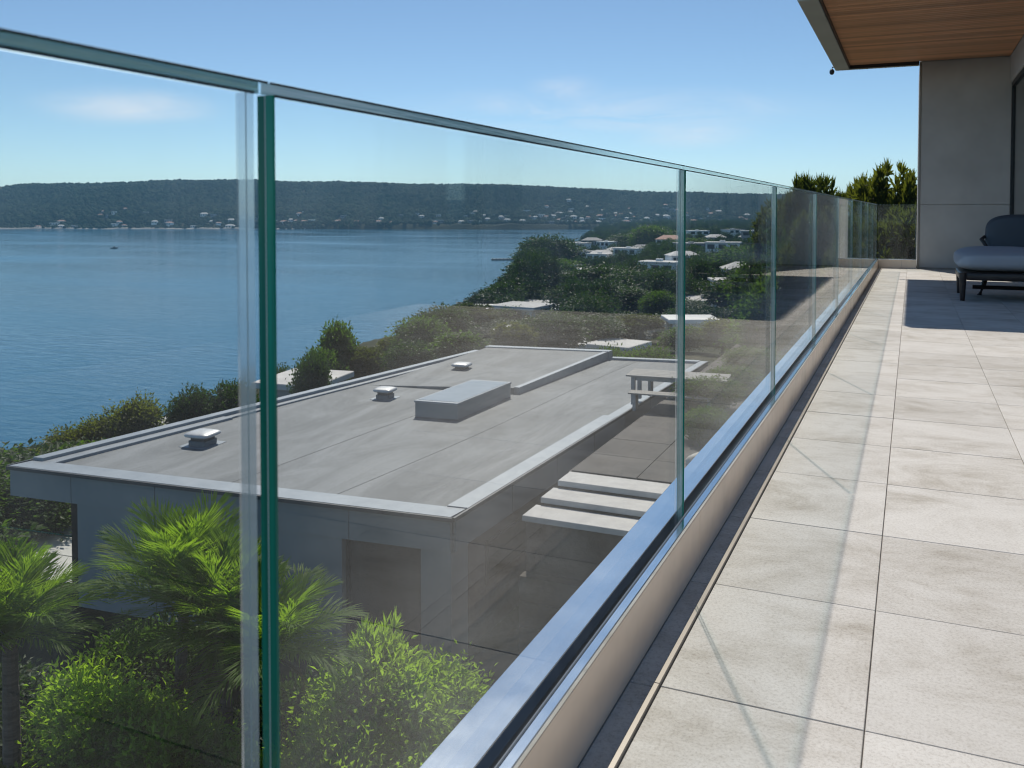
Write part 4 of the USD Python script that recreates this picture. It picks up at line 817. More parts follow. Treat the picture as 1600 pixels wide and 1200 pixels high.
# (kind, name, sideways/forward ratio, forward distance, top height, crown width, label, group)
PLANTS = [
    ('yellow', 'tree', -0.4908, 78, -17.92, 4.44, 'low sparse tree leftmost of the row at the water beyond the roof corner', 'trees along the sea shore beyond the flat roof'),
    ('yellow', 'tree', -0.4609, 80, -17.27, 3.98, 'olive green tree second from the left at the water beyond the roof', 'trees along the sea shore beyond the flat roof'),
    ('yellow', 'tree', -0.4225, 80, -15.56, 4.55, 'tallest olive green tree beyond the left edge of the grey flat roof', 'trees along the sea shore beyond the flat roof'),
    ('round_b', 'tree', -0.3578, 76, -14.03, 3.35, 'compact dark round tree between two pale shore roofs, left of the glass joint', 'trees along the sea shore beyond the flat roof'),
    ('round_b', 'tree', -0.3115, 76, -13.54, 3.57, 'dark tree right beside the glass joint at the sea edge of the roof', 'trees along the sea shore beyond the flat roof'),
    ('round_b', 'tree', -0.2575, 70, -11.15, 2.49, 'small dark tree just right of the green glass joint', 'trees on the slope behind the flat roof'),
    ('round_b', 'tree', -0.2240, 46, -6.30, 2.10, 'dark tree in front of the pale flat roofed house by the sea', 'trees on the slope behind the flat roof'),
    ('upright', 'tree', -0.1963, 60, -6.50, 2.99, 'upright pointed tree standing above its neighbours behind the flat roof', 'trees on the slope behind the flat roof'),
    ('round', 'tree', -0.2134, 58, -7.82, 3.30, 'bushy tree under the upright pointed tree', 'trees on the slope behind the flat roof'),
    ('tuft', 'tree', -0.1622, 60, -7.91, 3.84, 'broad tree right of the upright pointed tree', 'trees on the slope behind the flat roof'),
    ('tuft_b', 'tree', -0.1351, 66, -8.24, 3.29, 'lighter tree third from the upright tree along the roof edge', 'trees on the slope behind the flat roof'),
    ('round', 'tree', -0.1031, 64, -6.46, 4.55, 'large rounded tree behind the back left corner of the flat roof', 'trees on the slope behind the flat roof'),
    ('round_b', 'tree', -0.0782, 72, -6.63, 5.12, 'large tree topping the row behind the raised roof step', 'trees on the slope behind the flat roof'),
    ('tuft_dark', 'tree', -0.0462, 80, -7.14, 5.12, 'tree right of the raised roof step against the sea', 'trees on the slope behind the flat roof'),
    ('round_b', 'tree', -0.1138, 52, -6.53, 3.33, 'dark tree low behind the roof edge near its back corner', 'trees on the slope behind the flat roof'),
    ('upright', 'tree', -0.0569, 50, -5.71, 3.56, 'tree directly behind the raised roof coping', 'trees on the slope behind the flat roof'),
    ('tuft_b', 'tree', 0.0000, 50, -5.17, 3.20, 'pale green tree behind the back edge of the roof', 'trees on the slope behind the flat roof'),
    ('round_b', 'tree', 0.0427, 56, -5.32, 4.38, 'dark tree behind the right end of the raised roof', 'trees on the slope behind the flat roof'),
    ('round', 'tree', 0.0000, 95, -8.95, 5.41, 'tree left of the white houses on the slope', 'trees on the slope behind the flat roof'),
    ('round', 'tree', 0.0320, 130, -10.51, 6.47, 'tree above the white houses on the slope', 'trees of the wooded headland'),
    ('round_b', 'tree', 0.0747, 150, -9.09, 9.60, 'leftmost of the big dark trees below the long pale roof', 'trees of the wooded headland'),
    ('round_b', 'tree', 0.1031, 150, -7.91, 10.14, 'tallest of the big dark trees below the long pale roof', 'trees of the wooded headland'),
    ('round_b', 'tree', 0.1316, 140, -8.31, 8.96, 'rightmost of the big dark trees below the long pale roof', 'trees of the wooded headland'),
    ('round_b', 'tree', 0.0853, 125, -9.17, 8.89, 'front tree of the dark clump below the long pale roof', 'trees of the wooded headland'),
    ('round_b', 'tree', 0.1245, 120, -9.02, 7.68, 'dark tree in front of the long pale roof close to the glass joint', 'trees of the wooded headland'),
    ('round_b', 'tree', 0.0427, 430, -10.88, 24.47, 'highest tree on the tip of the headland', 'trees of the wooded headland'),
    ('round_b', 'tree', 0.0270, 420, -15.08, 17.92, 'dark tree at the water on the headland tip', 'trees of the wooded headland'),
    ('round', 'tree', 0.0142, 400, -20.29, 14.22, 'low tree above the jetty', 'trees of the wooded headland'),
    ('round', 'tree', 0.0569, 330, -16.55, 16.43, 'tree on the headland slope below its highest tree', 'trees of the wooded headland'),
    ('round', 'tree', 0.0391, 260, -16.52, 12.94, 'tree halfway up the headland above the bay', 'trees of the wooded headland'),
    ('yellow', 'tree', 0.1550, 200, -14.03, 8.53, 'light green tree at the right end of the long pale roof', 'trees of the wooded headland'),
    ('round', 'tree', 0.1565, 560, -7.71, 23.90, 'tree on the headland ridge left of the terracotta roof', 'trees of the wooded headland'),
    ('round_b', 'tree', 0.1316, 600, -14.31, 25.60, 'dark tree on the headland ridge against the far water', 'trees of the wooded headland'),
    ('round', 'tree', 0.1991, 460, -12.69, 19.63, 'tree right of the terracotta roof', 'trees of the wooded headland'),
    ('round_b', 'tree', 0.2205, 300, -12.82, 17.07, 'dark tree on the slope seen through the third glass panel', 'trees of the wooded headland'),
    ('round', 'tree', 0.2560, 230, -7.95, 14.72, 'green tree on the slope left of the third glass joint', 'trees of the wooded headland'),
    ('round', 'tree', 0.2027, 200, -12.46, 11.38, 'tree above the round topped pale roof', 'trees of the wooded headland'),
    ('round_b', 'tree', 0.2596, 110, -6.77, 7.82, 'dark bushy tree right of the round topped pale roof', 'trees of the wooded headland'),
    ('round', 'tree', 0.2774, 100, -3.93, 6.40, 'bushy tree behind the third glass joint', 'trees of the wooded headland'),
    ('round', 'tree', 0.1636, 110, -8.73, 4.69, 'tree between the long pale roof and the glass joint', 'trees on the slope behind the flat roof'),
    ('yellow', 'tree', 0.2347, 60, -6.20, 3.41, 'yellow green tree below the round topped pale roof', 'trees on the slope behind the flat roof'),
    ('round', 'tree', 0.1920, 62, -6.89, 3.53, 'tree behind the second glass joint above the garden table', 'trees on the slope behind the flat roof'),
    ('tuft_dark', 'tree', 0.1422, 75, -7.48, 5.33, 'dark tree behind the garden table', 'trees on the slope behind the flat roof'),
    ('round_b', 'tree', 0.0925, 70, -7.16, 4.98, 'dark tree behind the right back corner of the roof', 'trees on the slope behind the flat roof'),
    ('round', 'tree', 0.2703, 52, -5.24, 3.33, 'tree at the third glass joint above the kerb', 'trees on the slope behind the flat roof'),
    ('tuft', 'tree', 0.3357, 36, 2.84, 2.67, 'tall feathery tree leftmost against the sky beyond the far terrace end', 'tall trees beyond the far end of the terrace'),
    ('tuft_dark', 'tree', 0.3165, 38, 1.91, 3.13, 'dark lower tree left of the tall feathery tree', 'tall trees beyond the far end of the terrace'),
    ('tuft_b', 'tree', 0.4154, 31, 2.55, 2.75, 'tall olive tuft crowned tree in front of the end wall', 'tall trees beyond the far end of the terrace'),
    ('tuft_b', 'tree', 0.3876, 33, 2.11, 2.04, 'thinner tuft crowned tree left of the olive one by the end wall', 'tall trees beyond the far end of the terrace'),
    ('tuft_b', 'tree', 0.4445, 30, 2.12, 2.16, 'yellow green tree partly hidden by the end wall', 'tall trees beyond the far end of the terrace'),
    ('tuft_dark', 'tree', 0.3684, 35, 1.90, 2.52, 'dark tree between the two tallest trees at the terrace end', 'tall trees beyond the far end of the terrace'),
    ('tuft_dark', 'tree', 0.4267, 27, 1.28, 2.51, 'dark dense tree behind the short end glass', 'tall trees beyond the far end of the terrace'),
    ('tuft_dark', 'tree', 0.3485, 32, 1.32, 2.97, 'dense tree behind the sixth glass panel', 'tall trees beyond the far end of the terrace'),
    ('round_b', 'tree', 0.2952, 48, 0.54, 3.07, 'broad dark tree behind the fourth glass panel', 'tall trees beyond the far end of the terrace'),
    ('tuft_dark', 'tree', 0.3912, 29, 0.95, 2.70, 'dense dark tree low behind the far glass corner', 'tall trees beyond the far end of the terrace'),
    ('round_b', 'tree', 0.3201, 34, 0.08, 2.66, 'leafy dark tree low behind the fifth glass panel', 'tall trees beyond the far end of the terrace'),
    ('round', 'tree', 0.2952, 33, -1.30, 2.58, 'leafy green tree low behind the fourth glass panel', 'tall trees beyond the far end of the terrace'),
    ('bush', 'shrub', 0.2205, 22, -3.02, 1.41, 'green shrub at the garden edge beyond the second glass joint', 'shrubs in the upper garden'),
    ('bush', 'shrub', 0.2191, 19, -3.14, 0.95, 'green shrub beside the outdoor table in the upper garden', 'shrubs in the upper garden'),
    ('bush', 'shrub', 0.2489, 24, -3.13, 1.37, 'green shrub right of the outdoor table', 'shrubs in the upper garden'),
    ('bush', 'shrub', 0.2703, 26, -2.93, 1.48, 'low green shrub behind the third glass panel near the kerb', 'shrubs in the upper garden'),
    ('bush', 'shrub', 0.1529, 31, -3.69, 1.76, 'green shrub behind the outdoor table', 'shrubs in the upper garden'),
    ('bush', 'shrub', 0.1138, 32, -3.84, 1.59, 'green shrub at the back right corner of the flat roof', 'shrubs in the upper garden'),
]
SEEN = []
BUILT = []                                        # plan circles kept free of the wild wood: x, y, radius
for kind, nm, u, d, top, w, lb, gp in PLANTS:
    x, y = c2w(u * d, d)
    gz = float(ground(x, y))
    if nm == 'shrub' and PX0 < x < PX1 and 15.8 < y < 34: gz = UG
    h = max(top - gz, 0.9 if nm == 'shrub' else 2.2)
    plant(kind, nm, lb, nm, x, y, top - h - (0.015 * h if kind == 'tuft_b' else 0), w * (0.92 if gp.startswith('trees on the slope') else 1.12), h, gp)
    BUILT.append((x, y, w * 0.5))

# palms and bushes in the bed between the houses
def bed(u, d): return c2w(u * d, d)
def palm_at(seed, u, d, ztop, frond, n, label, **k):
    x, y = bed(u, d); gz = GR
    return palm(seed, ztop - gz, frond, n, label, x, y, gz, **k)
palm_at(31, -0.566, 10.0, -3.78, 1.0, 26, 'palm at the far left with a thick bare trunk', spread=(0.05, 1.45), trunk_r=0.085, stiff=0.8)
palm_at(32, -0.382, 11.2, -4.0, 1.22, 26, 'palm with the tallest upright fan of fronds, left of the green glass joint', spread=(0.3, 1.52), trunk_r=0.07, stiff=0.95)
palm_at(33, -0.322, 10.6, -3.95, 0.98, 22, 'palm with a hanging dry skirt between the fan palm and the glass joint', spread=(0.1, 1.5), trunk_r=0.065, stiff=0.95, skirt=9)
palm_at(34, -0.262, 10.2, -4.0, 1.02, 18, 'palm half hidden by the green glass joint, its fronds arching right', spread=(0.1, 1.25), trunk_r=0.06, stiff=0.45, skirt=2)
BED = [('bush_bright', -0.150, 10.6, -4.22, 1.6, 'bright leafy bush right of the green glass joint'),
       ('spray', -0.160, 10.9, -3.95, 1.0, 'spiky bright shrub rising behind the bright leafy bush'),
       ('bush_bright', -0.085, 11.3, -4.75, 1.3, 'bright leafy bush beside the corner column, nearest the kerb'),
       ('bush_bright', -0.200, 9.6, -4.6, 1.2, 'bright bush low against the green glass joint'),
       ('bush_bright', -0.115, 9.6, -4.9, 1.4, 'low bright bush in front of the two bright leafy bushes'),
       ('bush_bright', -0.445, 10.4, -4.65, 1.5, 'green bush below the fan palm, right of the thick palm trunk'),
       ('bush_bright', -0.375, 9.9, -4.75, 1.5, 'green bush in the middle at the bottom left'),
       ('bush_bright', -0.305, 9.6, -4.95, 1.2, 'green bush at the foot of the skirted palm'),
       ('bush_dark', -0.51, 11.0, -5.25, 1.6, 'dark bush behind the thick palm trunk'),
       ('bush_dark', -0.58, 9.8, -5.1, 1.4, 'dark bush at the bottom left corner left of the palm trunk'),
       ('bush_bright', -0.46, 9.2, -5.1, 1.3, 'low green bush in front, beside the thick palm trunk'),
       ('bush_bright', -0.25, 9.3, -5.0, 1.1, 'green bush behind the green glass edge'),
       ('bush', -0.415, 12.1, -4.55, 1.4, 'bush behind the fan palm against the grey house front'),
       ('bush_dark', -0.33, 11.4, -4.75, 1.3, 'dark bush behind the skirted palm'),
       ('bush_dark', -0.34, 9.0, -5.3, 1.3, 'dark low bush at the bottom edge between the palms'),
       ('bush_dark', -0.60, 11.6, -4.9, 1.6, 'dark bush at the left picture edge behind the thick palm trunk'),
       ('bush_bright', -0.50, 9.3, -5.4, 1.2, 'low green bush at the foot of the thick palm trunk'),
       ('bush_bright', -0.585, 9.0, -5.15, 1.2, 'bright bush in the very corner at the lower left'),
       ('bush_bright', -0.535, 8.8, -5.2, 1.2, 'bright low bush right of the corner bush, before the thick palm trunk'),
       ('bush_bright', -0.415, 8.8, -5.0, 1.2, 'bright low bush at the bottom edge below the fan palm'),
       ('bush_bright', -0.47, 11.2, -4.75, 1.3, 'bright bush between the thick palm trunk and the fan palm, farther back'),
       ('bush_bright', -0.33, 8.9, -5.1, 1.1, 'bright low bush left of the glass joint at the bottom edge'),
       ('bush_dark', -0.26, 11.0, -4.8, 1.2, 'dark bush behind the half hidden palm')]
for kind, u, d, top, w, lb in BED:
    x, y = bed(u, d)
    plant(kind, 'bush', lb, 'bush', x, y, GR - 0.02, w * 1.15, top - GR, 'bushes in the bed below the terrace')
# shrubs on the slope left of the flat roof
SL = [(-0.565, 24, -8.0), (-0.535, 26, -8.0), (-0.505, 28, -8.6), (-0.475, 27, -8.7), (-0.455, 30, -9.2), (-0.56, 21, -8.2), (-0.52, 23, -8.6), (-0.49, 24, -8.9), (-0.59, 26, -8.0), (-0.545, 31, -9.6),
      (-0.515, 34, -10.4), (-0.585, 33, -10.0), (-0.47, 33, -10.6), (-0.56, 38, -11.5), (-0.59, 20.5, -8.0)]
for k, (u, d, top) in enumerate(SL):
    x, y = c2w(u * d, d); gz = float(ground(x, y))
    plant(('bush_dark', 'bush', 'bush')[k % 3], 'shrub', 'dense green shrub on the slope left of the flat roof, above the sea', 'shrub', x, y, gz - 0.1, rng.uniform(2.6, 3.6), max(top - gz, 1.5), 'shrubs on the slope left of the flat roof')
for k, (x, y, r) in enumerate([(-1.9, 17.6, .32), (-2.9, 18.4, .4), (-1.4, 20.3, .3), (-2.3, 21.5, .42), (-3.2, 26.0, .45), (-1.6, 24.2, .38), (-3.6, 17.2, .26), (-1.3, 15.99, .22)]):
    m = trimesh.creation.icosphere(3, r); n_ = meshkit.fbm(np.array(m.vertices) / r * 1.3 + k * 7, 4, k); m.vertices *= (0.65 + 0.7 * n_)[:, None]; m.apply_scale([1.2, 1, 0.7]); m.apply_translation([x, y, UG + r * 0.3])
    single('boulder', m, M_ROCK, 'pale rough boulder in the garden beyond the pale steps', 'boulder', 'pale boulders in the upper garden', smooth=60)

# ------------------------------------------------------------------ houses on the slope and the headland
def slope_house(u, d, top, w, dep, label, roof_m, wall_m, rz, hip=0.0, name='house', eave=0.35, nwin=4):
    x, y = c2w(u * d, d); gz = float(ground(x, y)); h = max(top - gz, 2.6)
    z0 = top - h
    t = thing(name, label, 'house', (x, y, z0), rz)
    part(t, 'wall', box(-w / 2, w / 2, -dep / 2, dep / 2, -2.5, h - 0.35 - hip), wall_m)
    e = eave
    if hip > 0:
        pts = [(sx * (w / 2 + e), sy * (dep / 2 + e), h - 0.34 - hip) for sx in (-1, 1) for sy in (-1, 1)] + [(sx * w * 0.25, 0, h) for sx in (-1, 1)] + [(sx * (w / 2 + e), sy * (dep / 2 + e), h - 0.2 - hip) for sx in (-1, 1) for sy in (-1, 1)]
        part(t, 'roof', trimesh.convex.convex_hull(np.array(pts)), roof_m)
    else:
        part(t, 'roof', bevel_box(-w / 2 - e, w / 2 + e, -dep / 2 - e, dep / 2 + e, h - 0.349, h, 0.04), roof_m)
    for k in range(nwin):
        cx = -w / 2 + (k + 0.5) * w / nwin
        wn = part(t, 'window', box(cx - w / nwin * 0.32, cx + w / nwin * 0.32, -dep / 2 - 0.05, -dep / 2 + 0.02, max(h - 2.5 - hip, 0.2), h - 0.8 - hip), M_DARKGLASS)
    if hip == 0 and w > 7:
        part(t, 'roof_box', bevel_box(-w * 0.1, w * 0.05, -dep * 0.1, dep * 0.12, h + 0.001, h + 0.6, 0.03), wall_m)
    BUILT.append((x, y, max(w, dep) * 0.62)); SEEN.append((u, d, top, w))
    return t
slope_house(-0.232, 52, -8.55, 3.3, 4.2, 'pale flat roofed house by the sea, just right of the green glass joint', M_PALEROOF, M_GREYWALL, 8)
slope_house(-0.388, 92, -20.6, 4.2, 4.0, 'small pale shore house roof between the olive tree and the dark round tree', M_PALEROOF, M_WHITE, 20)
slope_house(-0.340, 88, -18.4, 3.6, 4.0, 'small pale shore house roof left of the glass joint', M_PALEROOF, M_WHITE, -10)
slope_house(0.130, 290, -17.6, 31, 18, 'long low building with pale flat roof on the headland', M_PALEROOF, M_GREYWALL, 30, nwin=9)
slope_house(0.216, 150, -13.5, 8.2, 8.5, 'pale roofed house between the second and third glass joints', M_PALEROOF, M_GREYWALL, 15)
slope_house(0.145, 120, -11.2, 7.5, 5, 'pale house with low roof left of the second glass joint', M_PALEROOF, M_WHITE, 35)
slope_house(-0.023, 100, -9.55, 4.4, 4.5, 'white house leftmost of three on the slope above the bay', M_WHITE, M_WHITE, 20)
slope_house(0.012, 96, -8.9, 4.6, 4.5, 'white house in the middle of three on the slope above the bay', M_PALEROOF, M_WHITE, -5)
slope_house(0.045, 104, -10.0, 3.6, 4.5, 'small white house rightmost of three on the slope above the bay', M_WHITE, M_WHITE, 40)
slope_house(0.000, 95, -11.6, 4.5, 5, 'pale cottage half hidden by trees behind the raised roof', M_PALEROOF, M_WHITE, 12)
slope_house(0.176, 500, -12.2, 15, 12, 'house with pale terracotta roof beside the second glass joint', M_TERRA, M_WHITE, 10, hip=2.0, eave=0.6)
slope_house(0.200, 430, -14.0, 16, 12, 'grey house right of the terracotta roofed house', M_GREYWALL, M_GREYWALL, 24)
_hl = ['left of centre in its front half', 'right behind the highest headland tree', 'in the middle of the back row', 'in the middle of the front row', 'lowest down towards the bay',
       'leftmost, close to the water', 'nearest to the long pale roof', 'left of the terracotta roof', 'back row right of the glass joint', 'below the back row right of the glass joint',
       'back row midway between two glass joints', 'rightmost, before the third glass joint', 'nearest one right of the second glass joint', 'farthest back in front of the bay']
for k, (px, py, d, w) in enumerate([(905, 379, 520, 11), (925, 371, 610, 13), (948, 377, 560, 10), (962, 386, 470, 10), (915, 392, 430, 11), (890, 388, 500, 9), (938, 396, 400, 10), (1003, 382, 520, 11), (1090, 360, 640, 14),
                                    (1118, 366, 560, 12), (1145, 358, 640, 13), (1172, 365, 520, 12), (1128, 378, 430, 10), (975, 372, 640, 12)]):
    slope_house((px - 800) / 1406, d, 1.05 - (py - 330) / 1406 * d, w, w * 0.8, f'{["pale", "grey", "white"][k % 3]} roofed house of the headland village, {_hl[k]}', [M_PALEROOF, M_GREYWALL, M_WHITE][k % 3], [M_WHITE, M_GREYWALL][k % 2], float(rng.uniform(-30, 50)), hip=[0, 1.6][k % 2], nwin=3)

for u, d, top, w, dep, lb, rz in [(0.055, 60, -7.6, 2.6, 3.0, 'small white pavilion in the trees behind the right end of the raised roof', 20), (0.118, 66, -8.6, 3.0, 3.2, 'low pale house in the trees behind the outdoor table', -10), (0.155, 84, -9.2, 4.4, 4.0, 'pale house between the garden table and the long pale roof', 30),
                                  (0.004, 72, -8.3, 2.6, 3.0, 'small white garden house in the trees directly behind the raised roof step', 15), (0.199, 75, -7.8, 3.6, 3.0, 'low white house between the second and third glass joints, above the garden table', 25),
                                  (0.085, 200, -12.6, 8, 6, 'pale roofed house half hidden left of the long pale roof', 10), (0.05, 260, -16.2, 7, 6, 'small pale house at the water side of the long pale roof', 40),
                                  (0.165, 210, -10.6, 9, 6, 'white house in the trees behind the second glass joint', -8), (0.262, 190, -9.6, 10, 7, 'pale house behind the fourth glass panel', 18),
                                  (0.235, 330, -10.2, 12, 8, 'pale flat house up the slope left of the third glass joint', 5), (0.19, 300, -12.2, 10, 7, 'white house with a flat roof right of the second glass joint', 32),
                                  (0.13, 390, -14.8, 11, 8, 'white house above the middle of the long pale roof', -12), (0.10, 420, -17.0, 10, 8, 'grey roofed house above the left end of the long pale roof', 22),
                                  (0.27, 470, -9.0, 14, 9, 'pale house highest on the slope before the third glass joint', 12), (0.062, 330, -18.6, 8, 6, 'little white house on the bay side of the headland', 50),
                                  (0.245, 120, -8.0, 5, 5, 'white cottage low on the slope left of the third glass joint', 20), (0.03, 120, -11.0, 4.0, 4, 'white cottage right of the white houses on the slope above the bay', 8)]:
    slope_house(u, d, top, w, dep, lb, [M_PALEROOF, M_WHITE][int(d) % 2], [M_WHITE, M_PALE, M_GREYWALL][int(d) % 3], rz, hip=[0, 0, 1.2][int(w * 2) % 3] if d > 150 else 0.0, nwin=3)
# white and grey houses across the water
fh = []
R2 = np.random.default_rng(77)
def far_proto(name, label, w, dep, h, hip, rm, wm, loc, rz):
    t = thing(name, label, 'house', loc, rz, group='houses on the far wooded shore')
    part(t, 'wall', box(-w / 2, w / 2, -dep / 2, dep / 2, -4, h), wm)
    if hip:
        pts = [(sx * (w / 2 + .6), sy * (dep / 2 + .6), h + 0.01) for sx in (-1, 1) for sy in (-1, 1)] + [(sx * w * 0.25, 0, h + hip) for sx in (-1, 1)]
        part(t, 'roof', trimesh.convex.convex_hull(np.array(pts)), rm)
    else:
        part(t, 'roof', box(-w / 2 - .4, w / 2 + .4, -dep / 2 - .4, dep / 2 + .4, h + .01, h + .5), rm)
    for k in range(3):
        part(t, 'window', box(-w / 2 + w * (k + .2) / 3, -w / 2 + w * (k + .8) / 3, -dep / 2 - .06, -dep / 2 + .02, h * .35, h * .8), M_DARKGLASS)
    return t
clusters = [(-0.45, 0.02, 60, 60, 9), (-0.50, 0.012, 40, 30, 4), (-0.43, 0.015, 150, 40, 4), (-0.30, 0.035, 70, 60, 12), (-0.23, 0.03, 40, 30, 7), (-0.13, 0.05, 60, 50, 14), (-0.02, 0.05, 110, 90, 22), (0.06, 0.05, 120, 100, 46), (0.12, 0.045, 150, 110, 46), (0.20, 0.05, 170, 110, 34), (0.28, 0.04, 200, 120, 14), (-0.36, 0.04, 25, 15, 6)]
FARSPOTS, FARWHERE = [], []
WHERE = ['in the far left village across the water', 'lowest at the left end of the far shore', 'highest in the far left village across the water', 'across the water just left of the near glass joint',
         'across the water just right of the near glass joint', 'on the far shore right of the near joint', 'across the water in the thin row left of the headland', 'on the far shore above the headland tip',
         'on the far shore left of the second glass joint', 'on the far shore right of the second glass joint', 'on the far slope before the third glass joint', 'at the far waterline left of the near joint']
for ci, (cu, su, cs, ss, n) in enumerate(clusters):
    for k in range(n):
        u = cu + R2.normal() * su; s2 = abs(cs + R2.normal() * ss) + 14
        d = 2000 + s2; r = u * d
        if any((r - a) ** 2 + (d - b) ** 2 < 17 ** 2 for a, b in FARSPOTS): continue
        FARSPOTS.append((r, d)); FARWHERE.append(WHERE[ci])
FP = {}
for k, (r, d) in enumerate(FARSPOTS):
    x, y = c2w(r, d); z = float(ground(x, y)) + 0.3
    v = int(R2.integers(0, 4)); rz = math.degrees(YAW) + R2.uniform(-35, 35)
    lb = ['flat white house', 'white hipped roof house', 'grey house', 'white house with red roof'][v] + ' ' + FARWHERE[k]
    if v not in FP:
        FP[v] = far_proto('distant_house', lb, *[(13, 9, 7, 0, M_WHITE, M_WHITE), (12, 9, 6, 2.6, M_PALEROOF, M_WHITE), (11, 9, 6.5, 0, M_PALEROOF, M_GREYWALL), (12, 9, 5.5, 2.4, M_TERRA, M_WHITE)][v], (x, y, z), rz)
    else:
        q = R2.uniform(0.7, 1.15)
        dup(FP[v], 'distant_house', lb, (x, y, z), rz, (q * R2.uniform(.9, 1.5), q, q), 'house', 'houses on the far wooded shore')

# jetty and boat
jt = thing('jetty', 'low dark stone jetty reaching into the bay from the headland tip', 'jetty', (*c2w(-4, 735), SEA), math.degrees(YAW) + 4)
m = bevel_box(-13, 14, -2.2, 2.2, -2, 1.3, 0.3); part(jt, 'deck', m, M_ROCK)
for k in range(9):
    part(jt, 'pile', tube([(-12 + k * 3, -2.4, -2), (-12 + k * 3, -2.4, 2.0)], 0.25, sides=7), M_TIMBER)
part(jt, 'hut', box(5, 8, -1.2, 1.2, 1.3, 3.6), M_TIMBER)
bt = thing('motor_boat', 'small dark motor boat on the open water left of the glass joint', 'boat', (*c2w(-0.4425 * 965, 965), SEA), math.degrees(YAW) + 12)
hull = trimesh.convex.convex_hull(np.array([(-3.6, sy * 1.1, 0.9) for sy in (-1, 1)] + [(-3.4, sy * 0.8, -0.3) for sy in (-1, 1)] + [(1.6, sy * 1.15, 1.0) for sy in (-1, 1)] + [(1.2, sy * 0.7, -0.3) for sy in (-1, 1)] + [(4.2, 0, 1.35), (3.0, 0, -0.2)]))
part(bt, 'hull', hull, M_COPEDGE)
part(bt, 'cabin', trimesh.convex.convex_hull(np.array([(-1.2, sy * .8, .9) for sy in (-1, 1)] + [(1.4, sy * .8, 1.0) for sy in (-1, 1)] + [(-1.0, sy * .65, 2.2) for sy in (-1, 1)] + [(.6, sy * .65, 2.2) for sy in (-1, 1)])), M_GREYWALL)
part(bt, 'windscreen', trimesh.convex.convex_hull(np.array([(1.42, sy * .7, 1.05) for sy in (-1, 1)] + [(.66, sy * .6, 2.1) for sy in (-1, 1)] + [(1.5, sy * .7, 1.05) for sy in (-1, 1)] + [(.72, sy * .6, 2.1) for sy in (-1, 1)])), M_DARKGLASS)

# ------------------------------------------------------------------ woods that read as one mass
def instancer(name, protos, pts, idx, scales, rots, kind='stuff'):
    pi = UsdGeom.PointInstancer.Define(stage, '/World/' + name)
    pr = []
    for k, (mesh, m) in enumerate(protos):
        usdkit.mesh(stage, f'/World/{name}/crown_{k:03d}' if k else f'/World/{name}/crown', mesh, m, smooth=(k >= 0 and name == 'far_woodland'))
        pr.append(f'/World/{name}/crown_{k:03d}' if k else f'/World/{name}/crown')
    pi.CreatePrototypesRel().SetTargets([Sdf.Path(p) for p in pr])
    pi.CreatePositionsAttr(Vt.Vec3fArray.FromNumpy(np.asarray(pts, np.float32)))
    pi.CreateProtoIndicesAttr(Vt.IntArray.FromNumpy(np.asarray(idx, np.int32)))
    pi.CreateScalesAttr(Vt.Vec3fArray.FromNumpy(np.asarray(scales, np.float32)))
    pi.CreateOrientationsAttr([Gf.Quath(math.cos(a / 2), 0, 0, math.sin(a / 2)) for a in rots])
    setd(pi.GetPrim(), kind=kind)
    return pi
def lump(seed, sub=3, flat=0.85):
    m = trimesh.creation.icosphere(sub, 1.0); v = np.array(m.vertices)
    n1 = meshkit.fbm(v * 1.7 + seed * 11, 3, seed); n2 = meshkit.noise(v * 6 + seed * 5, seed)
    v = v * (0.62 + 0.62 * n1 + 0.22 * (n2 - 0.5))[:, None] * [1, 1, flat]
    return trimesh.Trimesh(v, m.faces, process=False)
R3 = np.random.default_rng(5)
# far hill
pts, idx, scl, rot = [], [], [], []
fs = np.array(FARSPOTS)
r_ = R3.uniform(-1450, 900, 60000); d_ = 2004 + 860 * R3.random(60000) ** 1.25
keep = np.abs(r_ / d_ + 0.1) < 0.55
r_, d_ = r_[keep], d_[keep]
cell = {}
sel = []
for a, (r, d) in enumerate(zip(r_, d_)):
    key = (int(r // 8.5), int(d // 9.5))
    if key in cell: continue
    cell[key] = 1; sel.append(a)
r_, d_ = r_[sel], d_[sel]
dd = np.min(np.hypot((r_[:, None] - fs[None, :, 0]) / 9.0, np.where(d_[:, None] < fs[None, :, 1], (fs[None, :, 1] - d_[:, None]) / 26.0, (d_[:, None] - fs[None, :, 1]) / 9.0)), axis=1)
ok = dd > 1; r_, d_ = r_[ok], d_[ok]
X, Y = c2w(r_, d_); Z = ground(X, Y)
s_ = R3.uniform(4.2, 7.6, len(r_)) * np.where(d_ < 2060, 0.7, 1.0)
P_ = np.stack([X, Y, Z + s_ * 0.55], 1)
instancer('far_woodland', [(lump(k), M_FOREST) for k in range(4)], P_, R3.integers(0, 4, len(P_)), np.stack([s_, s_, s_ * R3.uniform(0.85, 1.35, len(P_))], 1), R3.uniform(0, 6.28, len(P_)))
